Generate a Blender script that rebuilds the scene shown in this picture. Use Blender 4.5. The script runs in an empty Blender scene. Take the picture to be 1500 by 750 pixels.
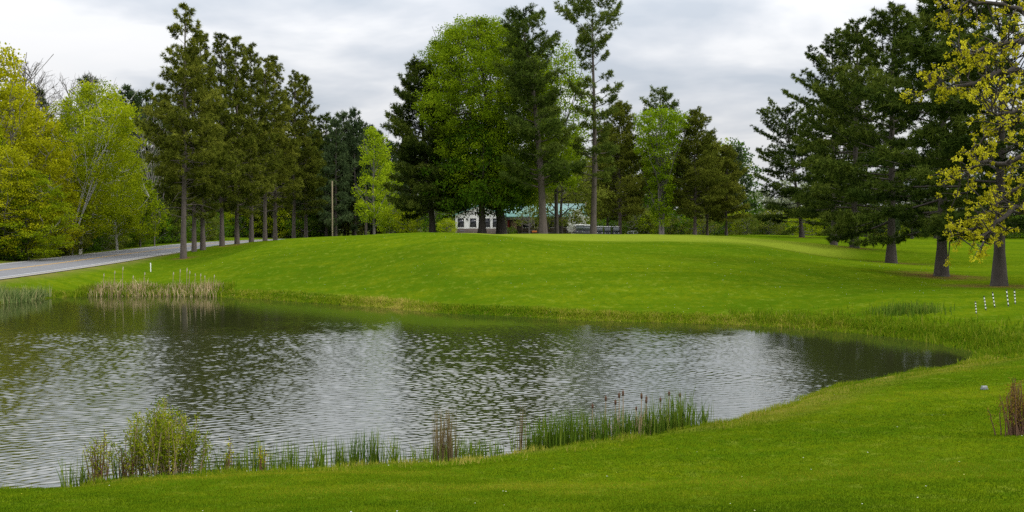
import bpy, math, random
import numpy as np
from mathutils import Vector
sc = bpy.context.scene
C = sc.collection
PI = math.pi
R = math.radians
F = 1608.0; CAMZ = 3.5; PITCH = math.atan(50 / F)

# ------------------------------------------------------------------ picture helpers
def ray(px, py):
    u = (px - 750) / F; v = (375 - py) / F
    c, s = math.cos(PITCH), math.sin(PITCH)
    return np.array([u, c + v * s, -s + v * c])
def at(px, py, d):
    r = ray(px, py); return np.array([0, 0, CAMZ]) + r * (d / r[1])
def at_z(px, py, z):
    r = ray(px, py); return np.array([0, 0, CAMZ]) + r * ((z - CAMZ) / r[2])
def X(px, d): return at(px, 325, d)[0]
def Zp(py, d): return at(750, py, d)[2]

# ------------------------------------------------------------------ object helpers
def np_mesh(name, parts, mats, attrs=None, smooth=False):
    """parts: list of (V, F, mat_index); all F arrays of 3 or 4 columns"""
    me = bpy.data.meshes.new(name)
    off = 0; Vs = []; loops = []; tot = []; mi = []
    for V, Fc, m in parts:
        if len(V) == 0: continue
        Vs.append(V); Fc = np.asarray(Fc, dtype=np.int64) + off
        loops.append(Fc.ravel()); tot.append(np.full(len(Fc), Fc.shape[1])); mi.append(np.full(len(Fc), m))
        off += len(V)
    V = np.concatenate(Vs).astype(np.float32); L = np.concatenate(loops).astype(np.int32)
    T = np.concatenate(tot).astype(np.int32); M = np.concatenate(mi).astype(np.int32)
    me.vertices.add(len(V)); me.vertices.foreach_set('co', V.ravel())
    me.loops.add(len(L)); me.loops.foreach_set('vertex_index', L)
    me.polygons.add(len(T))
    st = np.concatenate([[0], np.cumsum(T)[:-1]]).astype(np.int32)
    me.polygons.foreach_set('loop_start', st)
    me.polygons.foreach_set('material_index', M)
    if smooth: me.polygons.foreach_set('use_smooth', np.ones(len(T), dtype=bool))
    me.update(calc_edges=True)
    for k, (dom, val) in (attrs or {}).items():
        a = me.attributes.new(k, 'FLOAT', dom); a.data.foreach_set('value', np.asarray(val, dtype=np.float32))
    for m in mats: me.materials.append(m)
    return me
def link(name, me, parent=None, loc=(0, 0, 0)):
    o = bpy.data.objects.new(name, me); C.objects.link(o); o.location = loc
    if parent: o.parent = parent
    return o
def tag(o, label=None, cat=None, group=None, kind=None):
    if label: o['label'] = label
    if cat: o['category'] = cat
    if group: o['group'] = group
    if kind: o['kind'] = kind
    return o
def thing(name, label, cat, loc, rz=0, scale=1, group=None):
    o = bpy.data.objects.new(name, None); C.objects.link(o)
    o.empty_display_size = 0.2
    o.location = loc; o.rotation_euler.z = rz
    o.scale = scale if hasattr(scale, '__len__') else (scale,) * 3
    return tag(o, label, cat, group)
def kids(o): return list(o.children)
def dup(root, loc, rz=0, scale=1, label=None, group=None):
    def rec(o, par):
        c = o.copy(); C.objects.link(c); c.parent = par
        for ch in kids(o): rec(ch, c)
        return c
    r = rec(root, None); r.location = loc; r.rotation_euler = (0, 0, rz)
    r.scale = scale if hasattr(scale, '__len__') else (scale,) * 3
    if label: r['label'] = label
    if group: r['group'] = group
    elif 'group' in r: del r['group']
    return r

# ------------------------------------------------------------------ shape helpers (numpy)
def tube(P, r, n=7, cap=True):
    P = np.asarray(P, float); r = np.asarray(r, float) * np.ones(len(P))
    T = np.gradient(P, axis=0); T /= np.linalg.norm(T, axis=1)[:, None] + 1e-9
    ref = np.array([0, 0, 1.0]) if abs(T[0][2]) < .8 else np.array([1.0, 0, 0])
    A = np.cross(T, ref); A /= np.linalg.norm(A, axis=1)[:, None] + 1e-9
    B = np.cross(T, A)
    an = np.linspace(0, 2 * PI, n, endpoint=False)
    V = (P[:, None] + r[:, None, None] * (np.cos(an)[None, :, None] * A[:, None] + np.sin(an)[None, :, None] * B[:, None])).reshape(-1, 3)
    i = np.arange(len(P) - 1)[:, None] * n; j = np.arange(n)[None, :]; k = (j + 1) % n
    Fq = np.stack([i + j, i + k, i + n + k, i + n + j], -1).reshape(-1, 4)
    out = [(V, Fq, 0)]
    if cap:
        for e, b in ((P[-1], (len(P) - 1) * n), (P[0], 0)):
            Vc = np.vstack([V[b:b + n], e[None]])
            out.append((Vc, np.stack([np.arange(n), (np.arange(n) + 1) % n, np.full(n, n)], -1), 0))
    return out
def box(x0, x1, y0, y1, z0, z1, m=0):
    V = np.array([[x, y, z] for z in (z0, z1) for y in (y0, y1) for x in (x0, x1)], float)
    Fq = np.array([[0, 2, 3, 1], [4, 5, 7, 6], [0, 1, 5, 4], [2, 6, 7, 3], [0, 4, 6, 2], [1, 3, 7, 5]])
    return [(V, Fq, m)]
def prism(profile, axis, a0, a1, m=0):
    """profile: list of 2D points; extruded along axis ('x': pts are (y,z); 'y': pts are (x,z))"""
    n = len(profile); V = []
    for a in (a0, a1):
        for p in profile:
            V.append((a, p[0], p[1]) if axis == 'x' else (p[0], a, p[1]))
    V = np.array(V, float); c = [V[:n].mean(0), V[n:].mean(0)]
    V = np.vstack([V, c])
    i = np.arange(n); k = (i + 1) % n
    return [(V, np.stack([i, k, n + k, n + i], -1), m),
            (V, np.stack([i, k, np.full(n, 2 * n)], -1), m), (V, np.stack([n + i, n + k, np.full(n, 2 * n + 1)], -1), m)]
def obj(name, parts, mat, parent=None, loc=(0, 0, 0), smooth=False, bevel=0):
    o = link(name, np_mesh(name, parts, mat if isinstance(mat, list) else [mat], smooth=smooth), parent, loc)
    if bevel:
        b = o.modifiers.new('bevel', 'BEVEL'); b.width = bevel; b.segments = 2; b.limit_method = 'ANGLE'
    return o
def unit(v): return v / (np.linalg.norm(v, axis=-1, keepdims=True) + 1e-9)

# ------------------------------------------------------------------ materials
def newmat(name):
    m = bpy.data.materials.new(name); m.use_nodes = True
    nt = m.node_tree; nt.nodes.clear()
    out = nt.nodes.new('ShaderNodeOutputMaterial')
    return m, nt, out
def N(nt, t, **kw):
    n = nt.nodes.new(t)
    for k, v in kw.items():
        if k in n.inputs: n.inputs[k].default_value = v
        else: setattr(n, k, v)
    return n
def ramp(nt, fac, stops):
    n = nt.nodes.new('ShaderNodeValToRGB'); e = n.color_ramp.elements
    while len(e) < len(stops): e.new(.5)
    for i, (p, c) in enumerate(stops): e[i].position = p; e[i].color = (*c, 1) if len(c) == 3 else c
    nt.links.new(fac, n.inputs[0]); return n.outputs[0]
def mix(nt, fac, a, b, mode='MIX'):
    n = nt.nodes.new('ShaderNodeMix'); n.data_type = 'RGBA'; n.blend_type = mode; n.clamp_factor = True
    for sock, v in ((n.inputs[0], fac), (n.inputs[6], a), (n.inputs[7], b)):
        if isinstance(v, (int, float)): sock.default_value = v
        elif isinstance(v, tuple): sock.default_value = (*v, 1)
        else: nt.links.new(v, sock)
    return n.outputs[2]
def math_(nt, op, a, b=0.0, c=None, clamp=False):
    n = nt.nodes.new('ShaderNodeMath'); n.operation = op; n.use_clamp = clamp
    for s, v in zip(n.inputs, (a, b, c)):
        if v is None: continue
        if isinstance(v, (int, float)): s.default_value = v
        else: nt.links.new(v, s)
    return n.outputs[0]
def noise(nt, vec, scale, detail=4, rough=.55, dist=0.0):
    n = nt.nodes.new('ShaderNodeTexNoise'); n.inputs['Scale'].default_value = scale
    n.inputs['Detail'].default_value = detail; n.inputs['Roughness'].default_value = rough; n.inputs['Distortion'].default_value = dist
    if vec is not None: nt.links.new(vec, n.inputs['Vector'])
    return n.outputs[0]
def mapping(nt, vec, scale=(1, 1, 1), rot=(0, 0, 0), loc=(0, 0, 0)):
    n = nt.nodes.new('ShaderNodeMapping'); n.inputs['Scale'].default_value = scale
    n.inputs['Rotation'].default_value = rot; n.inputs['Location'].default_value = loc
    nt.links.new(vec, n.inputs[0]); return n.outputs[0]
def attr(nt, name):
    n = nt.nodes.new('ShaderNodeAttribute'); n.attribute_name = name; return n.outputs['Fac']
def leaf_mat(name, dark, mid, light, trans=.35, gloss=0.0, extra=None):
    m, nt, out = newmat(name)
    r = attr(nt, 'rnd')
    oi = nt.nodes.new('ShaderNodeObjectInfo').outputs['Random']
    stops = [(p_, tuple(min(.8, x * 1.45) for x in c_)) for p_, c_ in ((0, dark), (.5, mid), (1, light))]
    col = ramp(nt, r, stops)
    hsv = N(nt, 'ShaderNodeHueSaturation'); nt.links.new(col, hsv.inputs['Color'])
    v = math_(nt, 'MULTIPLY_ADD', oi, .3, .85); nt.links.new(v, hsv.inputs['Value'])
    h = math_(nt, 'MULTIPLY_ADD', oi, -.016, .508); nt.links.new(h, hsv.inputs['Hue'])
    d = N(nt, 'ShaderNodeBsdfDiffuse'); t = N(nt, 'ShaderNodeBsdfTranslucent'); s = N(nt, 'ShaderNodeMixShader')
    for q in (d, t): nt.links.new(hsv.outputs[0], q.inputs['Color'])
    s.inputs[0].default_value = trans
    nt.links.new(d.outputs[0], s.inputs[1]); nt.links.new(t.outputs[0], s.inputs[2])
    last = s
    if gloss:
        g = N(nt, 'ShaderNodeBsdfGlossy', Roughness=.45); g.inputs['Color'].default_value = (1, 1, 1, 1)
        s2 = N(nt, 'ShaderNodeMixShader'); s2.inputs[0].default_value = gloss
        nt.links.new(s.outputs[0], s2.inputs[1]); nt.links.new(g.outputs[0], s2.inputs[2]); last = s2
    nt.links.new(last.outputs[0], out.inputs[0])
    return m
def bark_mat(name, a, b, scale=6, stretch=.25, bands=False):
    m, nt, out = newmat(name)
    tc = N(nt, 'ShaderNodeTexCoord').outputs['Object']
    mp = mapping(nt, tc, (1, 1, stretch))
    n1 = noise(nt, mp, scale, 6, .65); n2 = noise(nt, tc, .7, 3)
    f = math_(nt, 'MULTIPLY_ADD', n1, 1.6, -.3, clamp=True)
    col = mix(nt, f, a, b)
    col = mix(nt, math_(nt, 'MULTIPLY', n2, .5), col, tuple(.55 * x for x in a))
    if bands:
        mp2 = mapping(nt, tc, (.6, .6, 5)); n3 = noise(nt, mp2, 2.2, 4, .6)
        col = mix(nt, ramp(nt, n3, [(.55, (0, 0, 0)), (.63, (1, 1, 1))]), col, (.03, .028, .025))
    p = N(nt, 'ShaderNodeBsdfPrincipled', Roughness=.9); nt.links.new(col, p.inputs['Base Color'])
    bp = N(nt, 'ShaderNodeBump', Strength=.8, Distance=.06); nt.links.new(n1, bp.inputs['Height']); nt.links.new(bp.outputs[0], p.inputs['Normal'])
    nt.links.new(p.outputs[0], out.inputs[0]); return m
def plain(name, col, rough=.6, metal=0, var=.12, scale=3.0, bump=0):
    m, nt, out = newmat(name)
    tc = N(nt, 'ShaderNodeTexCoord').outputs['Object']
    n1 = noise(nt, tc, scale, 5, .6)
    c = mix(nt, n1, tuple(x * (1 - var * 1.6) for x in col), tuple(min(1, x * (1 + var)) for x in col))
    p = N(nt, 'ShaderNodeBsdfPrincipled', Roughness=rough, Metallic=metal); nt.links.new(c, p.inputs['Base Color'])
    if bump:
        bp = N(nt, 'ShaderNodeBump', Strength=.5, Distance=bump); nt.links.new(n1, bp.inputs['Height']); nt.links.new(bp.outputs[0], p.inputs['Normal'])
    nt.links.new(p.outputs[0], out.inputs[0]); return m

# ------------------------------------------------------------------ terrain
def catmull(P, k=6, closed=True):
    P = np.asarray(P, float); n = len(P); out = []
    for i in range(n if closed else n - 1):
        if closed: a, b, c, d = P[(i - 1) % n], P[i], P[(i + 1) % n], P[(i + 2) % n]
        else: a, b, c, d = P[max(i - 1, 0)], P[i], P[i + 1], P[min(i + 2, n - 1)]
        for t in np.linspace(0, 1, k, endpoint=False):
            out.append(.5 * (2 * b + (c - a) * t + (2 * a - 5 * b + 4 * c - d) * t * t + (3 * b - a - 3 * c + d) * t ** 3))
    if not closed: out.append(P[-1])
    return np.array(out)
WZ = -1.0; SLOPE = .115
near_px = [(0, 724), (110, 718), (250, 704), (400, 694), (560, 687), (700, 676), (790, 662), (900, 647), (1000, 633), (1060, 621),
           (1110, 605), (1165, 584), (1250, 562), (1340, 549), (1400, 538)]
far_px = [(1440, 527), (1443, 517), (1400, 507), (1350, 498), (1290, 491), (1180, 481), (1080, 476), (960, 472), (850, 469), (740, 463), (640, 458),
          (540, 449), (450, 443), (380, 438), (320, 435), (220, 433), (130, 434), (60, 438), (0, 446)]
pond_pts = [at_z(a, b, WZ)[:2] for a, b in near_px + far_px] + [(-27.2, 50), (-26.5, 38), (-25, 26), (-20, 19)]
pond = catmull(np.array(pond_pts), 5)
def sdist(P, poly):
    """signed distance, positive outside"""
    A = poly; B = np.roll(poly, -1, 0); best = np.full(len(P), 1e9); inside = np.zeros(len(P), bool)
    for a, b in zip(A, B):
        ab = b - a; t = np.clip(((P - a) @ ab) / (ab @ ab + 1e-12), 0, 1)
        best = np.minimum(best, np.linalg.norm(P - a - t[:, None] * ab, axis=1))
        cond = ((a[1] > P[:, 1]) != (b[1] > P[:, 1]))
        with np.errstate(divide='ignore', invalid='ignore'):
            xx = (b[0] - a[0]) * (P[:, 1] - a[1]) / (b[1] - a[1]) + a[0]
        inside ^= cond & (P[:, 0] < xx)
    return np.where(inside, -best, best)
road_c = catmull([(-33, -160), (-33.5, -60), (-34.5, 20), (-35.3, 50), (-36.2, 70), (-38.4, 92), (-41.5, 115), (-45.2, 145), (-48.3, 176), (-47.5, 202), (-41, 228), (-26, 256), (-2, 285), (40, 318)], 8, False)
def road_dist(P):
    best = np.full(len(P), 1e9)
    for a, b in zip(road_c[:-1], road_c[1:]):
        ab = b - a; t = np.clip(((P - a) @ ab) / (ab @ ab + 1e-12), 0, 1)
        best = np.minimum(best, np.linalg.norm(P - a - t[:, None] * ab, axis=1))
    return best
ctl = []
for px, pts in {
    400: [(422, 66.5), (390, 75), (365, 84), (351, 93), (352, 130)],
    450: [(385, 76), (362, 85), (350.5, 96), (350, 112)], 560: [(344, 96), (345, 120)], 700: [(343, 98), (345, 125)], 850: [(348, 104)],
    325: [(410, 74), (380, 96), (360, 124)],
    268: [(420, 74), (397, 90), (378, 106)],
    130: [(418, 72)],
    520: [(430, 62), (400, 69.5), (370, 77), (349, 86), (348.5, 97), (349, 130)],
    640: [(440, 57.6), (400, 65), (360, 73), (342, 82), (341, 98), (342.5, 120), (343, 150), (348.5, 190)],
    760: [(445, 54.5), (400, 63), (365, 72), (350, 86), (347, 101), (345, 130), (345, 150), (349, 190)],
    900: [(450, 52.6), (400, 62.5), (367, 76), (353, 94), (345.5, 140), (346, 170), (347, 200)],
    1030: [(450, 52), (400, 63), (370, 77), (352, 98), (346, 150), (343, 230)],
    1150: [(450, 51.5), (420, 59), (395, 68), (368, 88), (352, 125), (345, 190), (342, 260)],
    1100: [(400, 66), (372, 79), (357, 92), (353, 108)], 1200: [(400, 67), (384, 78), (375.5, 88), (374, 100)],
    1222: [(362, 132)], 1305: [(440, 50), (415, 62), (385, 94), (360, 140), (349, 200)],
    1380: [(450, 48), (405, 69), (380, 100)], 1465: [(480, 40), (450, 47), (420, 58), (390, 88), (365, 130), (350, 200)],
    1560: [(470, 40), (420, 58), (380, 98)],
}.items():
    for py, d in pts: ctl.append(tuple(at(px, py, d)))
for i in range(0, len(road_c), 5): ctl.append((road_c[i][0], road_c[i][1], 0.0))
for p in pond[::6]: ctl.append((p[0], p[1], -.72))
ctl += [(0, 0, 1.9), (-12, 0, 1.6), (12, 2, 2.0), (0, 10, .55), (-9, 10, .35), (9, 11, .7), (18, 14, 1.0), (26, 24, .4), (28, 34, 0), (0, -25, 2.6), (30, -10, 2.2), (-22, 2, .9)]
for a in np.linspace(0, 2 * PI, 20, endpoint=False): ctl.append((340 * math.cos(a), 100 + 340 * math.sin(a), .8))
for p in [(-80, 100), (-90, 160), (-70, 220), (-60, 50), (60, 20), (90, 80), (80, 150), (60, 240), (0, 250)]: ctl.append((*p, .5))
ctl = np.array(ctl)
def tps(r2): return r2 * np.log(r2 + 1e-9) * .5
D2 = ((ctl[:, None, :2] - ctl[None, :, :2]) ** 2).sum(-1) / 1e4
NC = n = len(ctl); A = np.zeros((n + 3, n + 3)); A[:n, :n] = tps(D2) + np.eye(n) * 2e-4
Pm = np.c_[np.ones(n), ctl[:, :2] / 100]; A[:n, n:] = Pm; A[n:, :n] = Pm.T
W = np.linalg.solve(A, np.r_[ctl[:, 2], 0, 0, 0])
def sstep(a, b, x): t = np.clip((x - a) / (b - a), 0, 1); return t * t * (3 - 2 * t)
def H_raw(P):
    out = np.zeros(len(P))
    for i in range(0, len(P), 20000):
        q = P[i:i + 20000]; d2 = ((q[:, None] - ctl[None, :, :2]) ** 2).sum(-1) / 1e4
        out[i:i + 20000] = tps(d2) @ W[:NC] + W[NC] + q @ W[NC + 1:] / 100
    far = sstep(260, 420, np.hypot(P[:, 0], P[:, 1] - 100))
    return out * (1 - far) + .8 * far
def ground_z(P):
    P = np.atleast_2d(np.asarray(P, float))[:, :2]
    s = sdist(P, pond); h = H_raw(P)
    wob = .03 * np.sin(P[:, 0] * 1.7 + 1.3 * np.sin(P[:, 1] * .9)) + .02 * np.sin(P[:, 1] * 2.9 + P[:, 0])
    und = .06 * np.sin(P[:, 0] * .31 + 1) * np.sin(P[:, 1] * .27) + .06 * np.sin(P[:, 0] * .13 + P[:, 1] * .21) + .03 * np.sin(P[:, 0] * .9 + 1.5 * np.sin(P[:, 1] * .4)) * np.sin(P[:, 1] * .75 + P[:, 0] * .2)
    bank = -1.04 + .30 * sstep(0, .9, s + wob * 4)
    t = sstep(.2, 2.6, s)
    z = bank * (1 - t) + np.maximum(h + und, -.78) * t
    z = np.where(s < 0, -1.04 - .6 * sstep(0, 3, -s), z)
    rd = road_dist(P)
    rt = sstep(4.6, 8.5, rd)
    return np.where(rd < 9, (-.05) * (1 - rt) + z * rt, z)
def gz(x, y): return float(ground_z([(x, y)])[0])

# tree bases that leave a ring of needle litter: x, y, radius
right_row = [(1175, 350, 166), (1222, 362, 132), (1252, 370, 112), (1306, 385, 94), (1380, 405, 70), (1465, 420, 59)]
litter_spots = [(X(p, d), d, 3.6 if d < 100 else 2.8) for p, _, d in right_row] + [(X(235, 91), 91, 1.1), (X(268, 106), 106, 1.5), (X(350, 124), 124, 2.2), (X(330, 119), 119, 1.7)]

def axis(spec):
    out = [spec[0][0]]
    for a, b, s in spec: out += list(np.linspace(a, b, max(2, int(round((b - a) / s)) + 1))[1:])
    return np.array(out)
gx = axis([(-1600, -300, 130), (-300, -80, 10), (-80, -42, 1.5), (-42, 34, .4), (34, 80, 1.5), (80, 300, 10), (300, 1600, 130)])
gy = axis([(-400, -60, 40), (-60, 6, 2.5), (6, 76, .4), (76, 150, .9), (150, 320, 5), (320, 2200, 120)])
GX, GY = np.meshgrid(gx, gy)
GP = np.c_[GX.ravel(), GY.ravel()]
Gz = ground_z(GP)
nx, ny = len(gx), len(gy)
ii = (np.arange(ny - 1)[:, None] * nx + np.arange(nx - 1)[None]).ravel()
GF = np.stack([ii, ii + 1, ii + nx + 1, ii + nx], -1)
sd = sdist(GP, pond)
def gridval(P, G):
    ix = np.clip(np.searchsorted(gx, P[:, 0]) - 1, 0, nx - 2); iy = np.clip(np.searchsorted(gy, P[:, 1]) - 1, 0, ny - 2)
    u = (P[:, 0] - gx[ix]) / (gx[ix + 1] - gx[ix]); v = (P[:, 1] - gy[iy]) / (gy[iy + 1] - gy[iy]); G = G.reshape(ny, nx)
    return (G[iy, ix] * (1 - u) + G[iy, ix + 1] * u) * (1 - v) + (G[iy + 1, ix] * (1 - u) + G[iy + 1, ix + 1] * u) * v
far_side = sstep(34, 44, GP[:, 1]) 
shore = np.clip(1 - sd / (1.1 + .9 * far_side + 1.2 * sstep(2, 8, GP[:, 0]) * (1 - far_side)), 0, 1)
lit = np.zeros(len(GP))
for x, y, r in litter_spots: lit = np.maximum(lit, 1 - np.hypot(GP[:, 0] - x, (GP[:, 1] - y) * .8) / r)
lit = np.clip(lit, 0, 1)
px_, py_ = X(800, 128), 128
putt = 1 - sstep(.8, 1.0, np.hypot((GP[:, 0] - X(905, 114)) / 25, (GP[:, 1] - 114) / 28))
wood = np.maximum(sstep(0, 5, -(GP[:, 0] + 46 + (GP[:, 1] - 90) * .12)) * (GP[:, 1] > 40), sstep(215, 240, GP[:, 1]))
rdd = road_dist(GP); verge = (1 - sstep(4.6, 6.6, rdd))

m_ground, nt, out = newmat('turf')
geo = N(nt, 'ShaderNodeNewGeometry').outputs['Position']
nA = noise(nt, geo, .045, 4, .55); nB = noise(nt, geo, .5, 5, .6); nC = noise(nt, mapping(nt, geo, (1, .45, 1)), 5, 6, .7); nD = noise(nt, geo, 40, 3, .7)
nM = noise(nt, mapping(nt, geo, (.02, .45, 1), rot=(0, 0, .12)), 1.0, 3, .6)
c = mix(nt, ramp(nt, nA, [(.36, (0, 0, 0)), (.60, (1, 1, 1))]), (.045, .074, .002), (.122, .160, .003))
c = mix(nt, math_(nt, 'MULTIPLY', ramp(nt, nB, [(.45, (0, 0, 0)), (.75, (1, 1, 1))]), .6), c, (.155, .168, .004))
c = mix(nt, math_(nt, 'MULTIPLY', ramp(nt, nM, [(.45, (0, 0, 0)), (.62, (1, 1, 1))]), .65), c, (.050, .089, .0015))
c = mix(nt, math_(nt, 'MULTIPLY', ramp(nt, nC, [(.35, (1, 1, 1)), (.65, (0, 0, 0))]), .7), c, (.042, .098, .003))
c = mix(nt, math_(nt, 'MULTIPLY', ramp(nt, nD, [(.3, (1, 1, 1)), (.6, (0, 0, 0))]), .35), c, (.045, .105, .003))
nF = noise(nt, mapping(nt, geo, (1, .6, 1)), 2.3, 4, .75)
c = mix(nt, math_(nt, 'MULTIPLY', ramp(nt, nF, [(.55, (0, 0, 0)), (.68, (1, 1, 1))]), .55), c, (.150, .185, .018))
c = mix(nt, math_(nt, 'MULTIPLY', ramp(nt, nF, [(.34, (1, 1, 1)), (.44, (0, 0, 0))]), .5), c, (.035, .070, .002))
c = mix(nt, math_(nt, 'MULTIPLY', attr(nt, 'putt'), .9), c, mix(nt, nB, (.135, .180, .012), (.180, .220, .020)))
nE = noise(nt, geo, 1.6, 5, .65)
shf = math_(nt, 'MULTIPLY', math_(nt, 'MULTIPLY', attr(nt, 'shore'), 1.4, clamp=True), ramp(nt, nE, [(.36, (.15, .15, .15)), (.6, (1, 1, 1))]))
c = mix(nt, shf, c, mix(nt, noise(nt, geo, 7, 5, .7), (.10, .10, .012), (.26, .19, .05)))
c = mix(nt, math_(nt, 'MULTIPLY', attr(nt, 'verge'), ramp(nt, nB, [(.35, (.2, .2, .2)), (.6, (.8, .8, .8))])), c, (.16, .13, .045))
lf = math_(nt, 'MULTIPLY', math_(nt, 'MULTIPLY', attr(nt, 'litter'), 1.5, clamp=True), ramp(nt, nE, [(.4, (.1, .1, .1)), (.55, (1, 1, 1))]))
c = mix(nt, lf, c, mix(nt, nC, (.075, .042, .016), (.20, .115, .045)))
c = mix(nt, math_(nt, 'MULTIPLY', attr(nt, 'wood'), ramp(nt, nE, [(.4, (.3, .3, .3)), (.6, (1, 1, 1))])), c, (.035, .04, .012))
c = mix(nt, attr(nt, 'bed'), c, (.03, .035, .012))
p = N(nt, 'ShaderNodeBsdfPrincipled', Roughness=.95); p.inputs['Specular IOR Level'].default_value = .0
nt.links.new(c, p.inputs['Base Color'])
hh = math_(nt, 'ADD', math_(nt, 'MULTIPLY', nC, .7), math_(nt, 'MULTIPLY', nD, .4))
bp = N(nt, 'ShaderNodeBump', Strength=.7, Distance=.06); nt.links.new(hh, bp.inputs['Height']); nt.links.new(bp.outputs[0], p.inputs['Normal'])
nt.links.new(p.outputs[0], out.inputs[0])
V = np.c_[GP, Gz]
g = link('ground', np_mesh('ground', [(V, GF, 0)], [m_ground], {'shore': ('POINT', np.where(sd < -.3, 0, shore)), 'litter': ('POINT', lit), 'putt': ('POINT', putt),
     'wood': ('POINT', wood), 'verge': ('POINT', verge), 'bed': ('POINT', sstep(0.05, -.2, sd) if False else np.clip(-sd * 4, 0, 1))}, smooth=True))
g['kind'] = 'structure'

# water
m_water, nt, out = newmat('pond_water')
geo = N(nt, 'ShaderNodeNewGeometry').outputs['Position']
w2 = noise(nt, mapping(nt, geo, (1.2, 2.2, 1), rot=(0, 0, -.2)), 3.3, 3, .6, .4)
bp = N(nt, 'ShaderNodeBump', Strength=1.0, Distance=.0015); nt.links.new(w2, bp.inputs['Height'])
p = N(nt, 'ShaderNodeBsdfPrincipled', Roughness=.03, IOR=3.4); p.inputs['Base Color'].default_value = (.020, .024, .007, 1)
nt.links.new(bp.outputs[0], p.inputs['Normal']); nt.links.new(p.outputs[0], out.inputs[0])
nt.links.new(math_(nt, 'MULTIPLY_ADD', attr(nt, 'ruffle'), .05, .03), p.inputs['Roughness'])
nrm = unit(np.c_[np.roll(pond, -1, 0) - np.roll(pond, 1, 0)]); nrm = np.c_[nrm[:, 1], -nrm[:, 0]]
def vnoise(x, y, seed):
    q = np.random.RandomState(seed).rand(64, 64); i = np.floor(x).astype(int); j = np.floor(y).astype(int); u = x - i; v = y - j; u = u * u * (3 - 2 * u); v = v * v * (3 - 2 * v)
    g_ = lambda a_, b_: q[a_ % 64, b_ % 64]
    return (g_(i, j) * (1 - u) + g_(i + 1, j) * u) * (1 - v) + (g_(i, j + 1) * (1 - u) + g_(i + 1, j + 1) * u) * v
wx = np.arange(-29, 17, .042); wy = []; y_ = 13.0
while y_ < 69: wy.append(y_); y_ += .024 + .0009 * (y_ - 13)
wy = np.array(wy); WX, WY = np.meshgrid(wx, wy); wxf, wyf = WX.ravel(), WY.ravel()
q = np.random.RandomState(3); wh = np.zeros(len(wxf))
dx1 = 1.4 * (vnoise(wxf * .35, wyf * .35, 1) - .5); dy1 = 1.4 * (vnoise(wxf * .3, wyf * .3, 2) - .5)
for k in range(40):
    lam = .092 * 3.6 ** (q.rand() ** 1.15); th = PI / 2 + q.normal(.12, .55); kk = 2 * PI / lam
    pk = vnoise(wxf * .22 + k * 7.3, wyf * .22 + k * 3.1, 10 + k)
    wh += (SLOPE * lam / (2 * PI) / math.sqrt(17)) * 1.6 * pk * np.sin(kk * (math.cos(th) * (wxf + dx1) + math.sin(th) * (wyf + dy1)) + q.uniform(0, 6.28))
big = vnoise(wxf * .12, wyf * .22, 5) * .6 + vnoise(wxf * .4, wyf * .8, 6) * .3 + vnoise(wxf * 1.1, wyf * 2.2, 7) * .1 - .5
yb = wyf + big * 7; xb = wxf + big * 4
calm = (1 - .93 * sstep(41, 49.5, yb)) * (1 - .95 * sstep(6.8, 11.0, xb))
gust = .62 + .5 * vnoise(wxf * .10, wyf * .07, 8)
wh *= .05 + .95 * calm * gust
wsd = gridval(np.c_[wxf, wyf], sd); wmask = (wsd < .75) & (np.abs(wxf) < .58 * wyf + 3)
wi = (np.arange(len(wy) - 1)[:, None] * len(wx) + np.arange(len(wx) - 1)[None]).ravel()
wf = np.stack([wi, wi + 1, wi + len(wx) + 1, wi + len(wx)], -1); wf = wf[wmask[wf].all(1)]
used = np.unique(wf); remap = np.zeros(len(wxf), int); remap[used] = np.arange(len(used))
tag(link('water', np_mesh('water', [(np.c_[wxf, wyf, WZ + wh][used], remap[wf], 0)], [m_water], {'ruffle': ('POINT', (calm * gust)[used])}, smooth=True)), kind='structure')

# road
def strip(path, off0, off1, z, thick=0):
    T = np.gradient(path, axis=0); T = unit(T); Nn = np.c_[T[:, 1], -T[:, 0]]
    a = path + Nn * off0; b = path + Nn * off1; zz = np.full(len(path), z)
    V = np.vstack([np.c_[a, zz], np.c_[b, zz]]); k = len(path); i = np.arange(k - 1)
    return [(V, np.stack([i, k + i, k + i + 1, i + 1], -1), 0)]
m_road, nt, out = newmat('asphalt')
geo = N(nt, 'ShaderNodeNewGeometry').outputs['Position']
n1 = noise(nt, mapping(nt, geo, (1, .12, 1)), .9, 5, .65); n2 = noise(nt, geo, 25, 3, .7)
c = mix(nt, n1, (.115, .115, .122), (.185, .182, .185)); c = mix(nt, math_(nt, 'MULTIPLY', n2, .4), c, (.09, .09, .095))
crk = noise(nt, geo, .35, 6, .8, 1.0)
c = mix(nt, ramp(nt, math_(nt, 'ABSOLUTE', math_(nt, 'SUBTRACT', crk, .5)), [(0, (.8, .8, .8)), (.012, (0, 0, 0))]), c, (.05, .05, .05))
p = N(nt, 'ShaderNodeBsdfPrincipled', Roughness=.85); nt.links.new(c, p.inputs['Base Color']); nt.links.new(p.outputs[0], out.inputs[0])
rp = catmull(road_c, 3, False)
tag(obj('road', strip(rp, -4.1, 4.1, .0), m_road), kind='structure')
m_sh = plain('gravel_shoulder', (.26, .24, .20), .95, scale=6, var=.3)
tag(obj('road_shoulder', strip(rp, 4.1, 4.75, -.006) + strip(rp, -4.6, -4.1, -.006), m_sh), kind='structure')
m_yel = plain('yellow_paint', (.50, .29, .05), .8, var=.3, scale=1.2); m_wht = plain('white_paint', (.46, .46, .45), .8, var=.3, scale=1.2)
tag(obj('centre_line', strip(rp, -.22, -.07, .006) + strip(rp, .07, .22, .006), m_yel), kind='structure')
tag(obj('edge_line', strip(rp, 3.72, 3.9, .006) + strip(rp, -3.9, -3.72, .006), m_wht), kind='structure')

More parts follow.
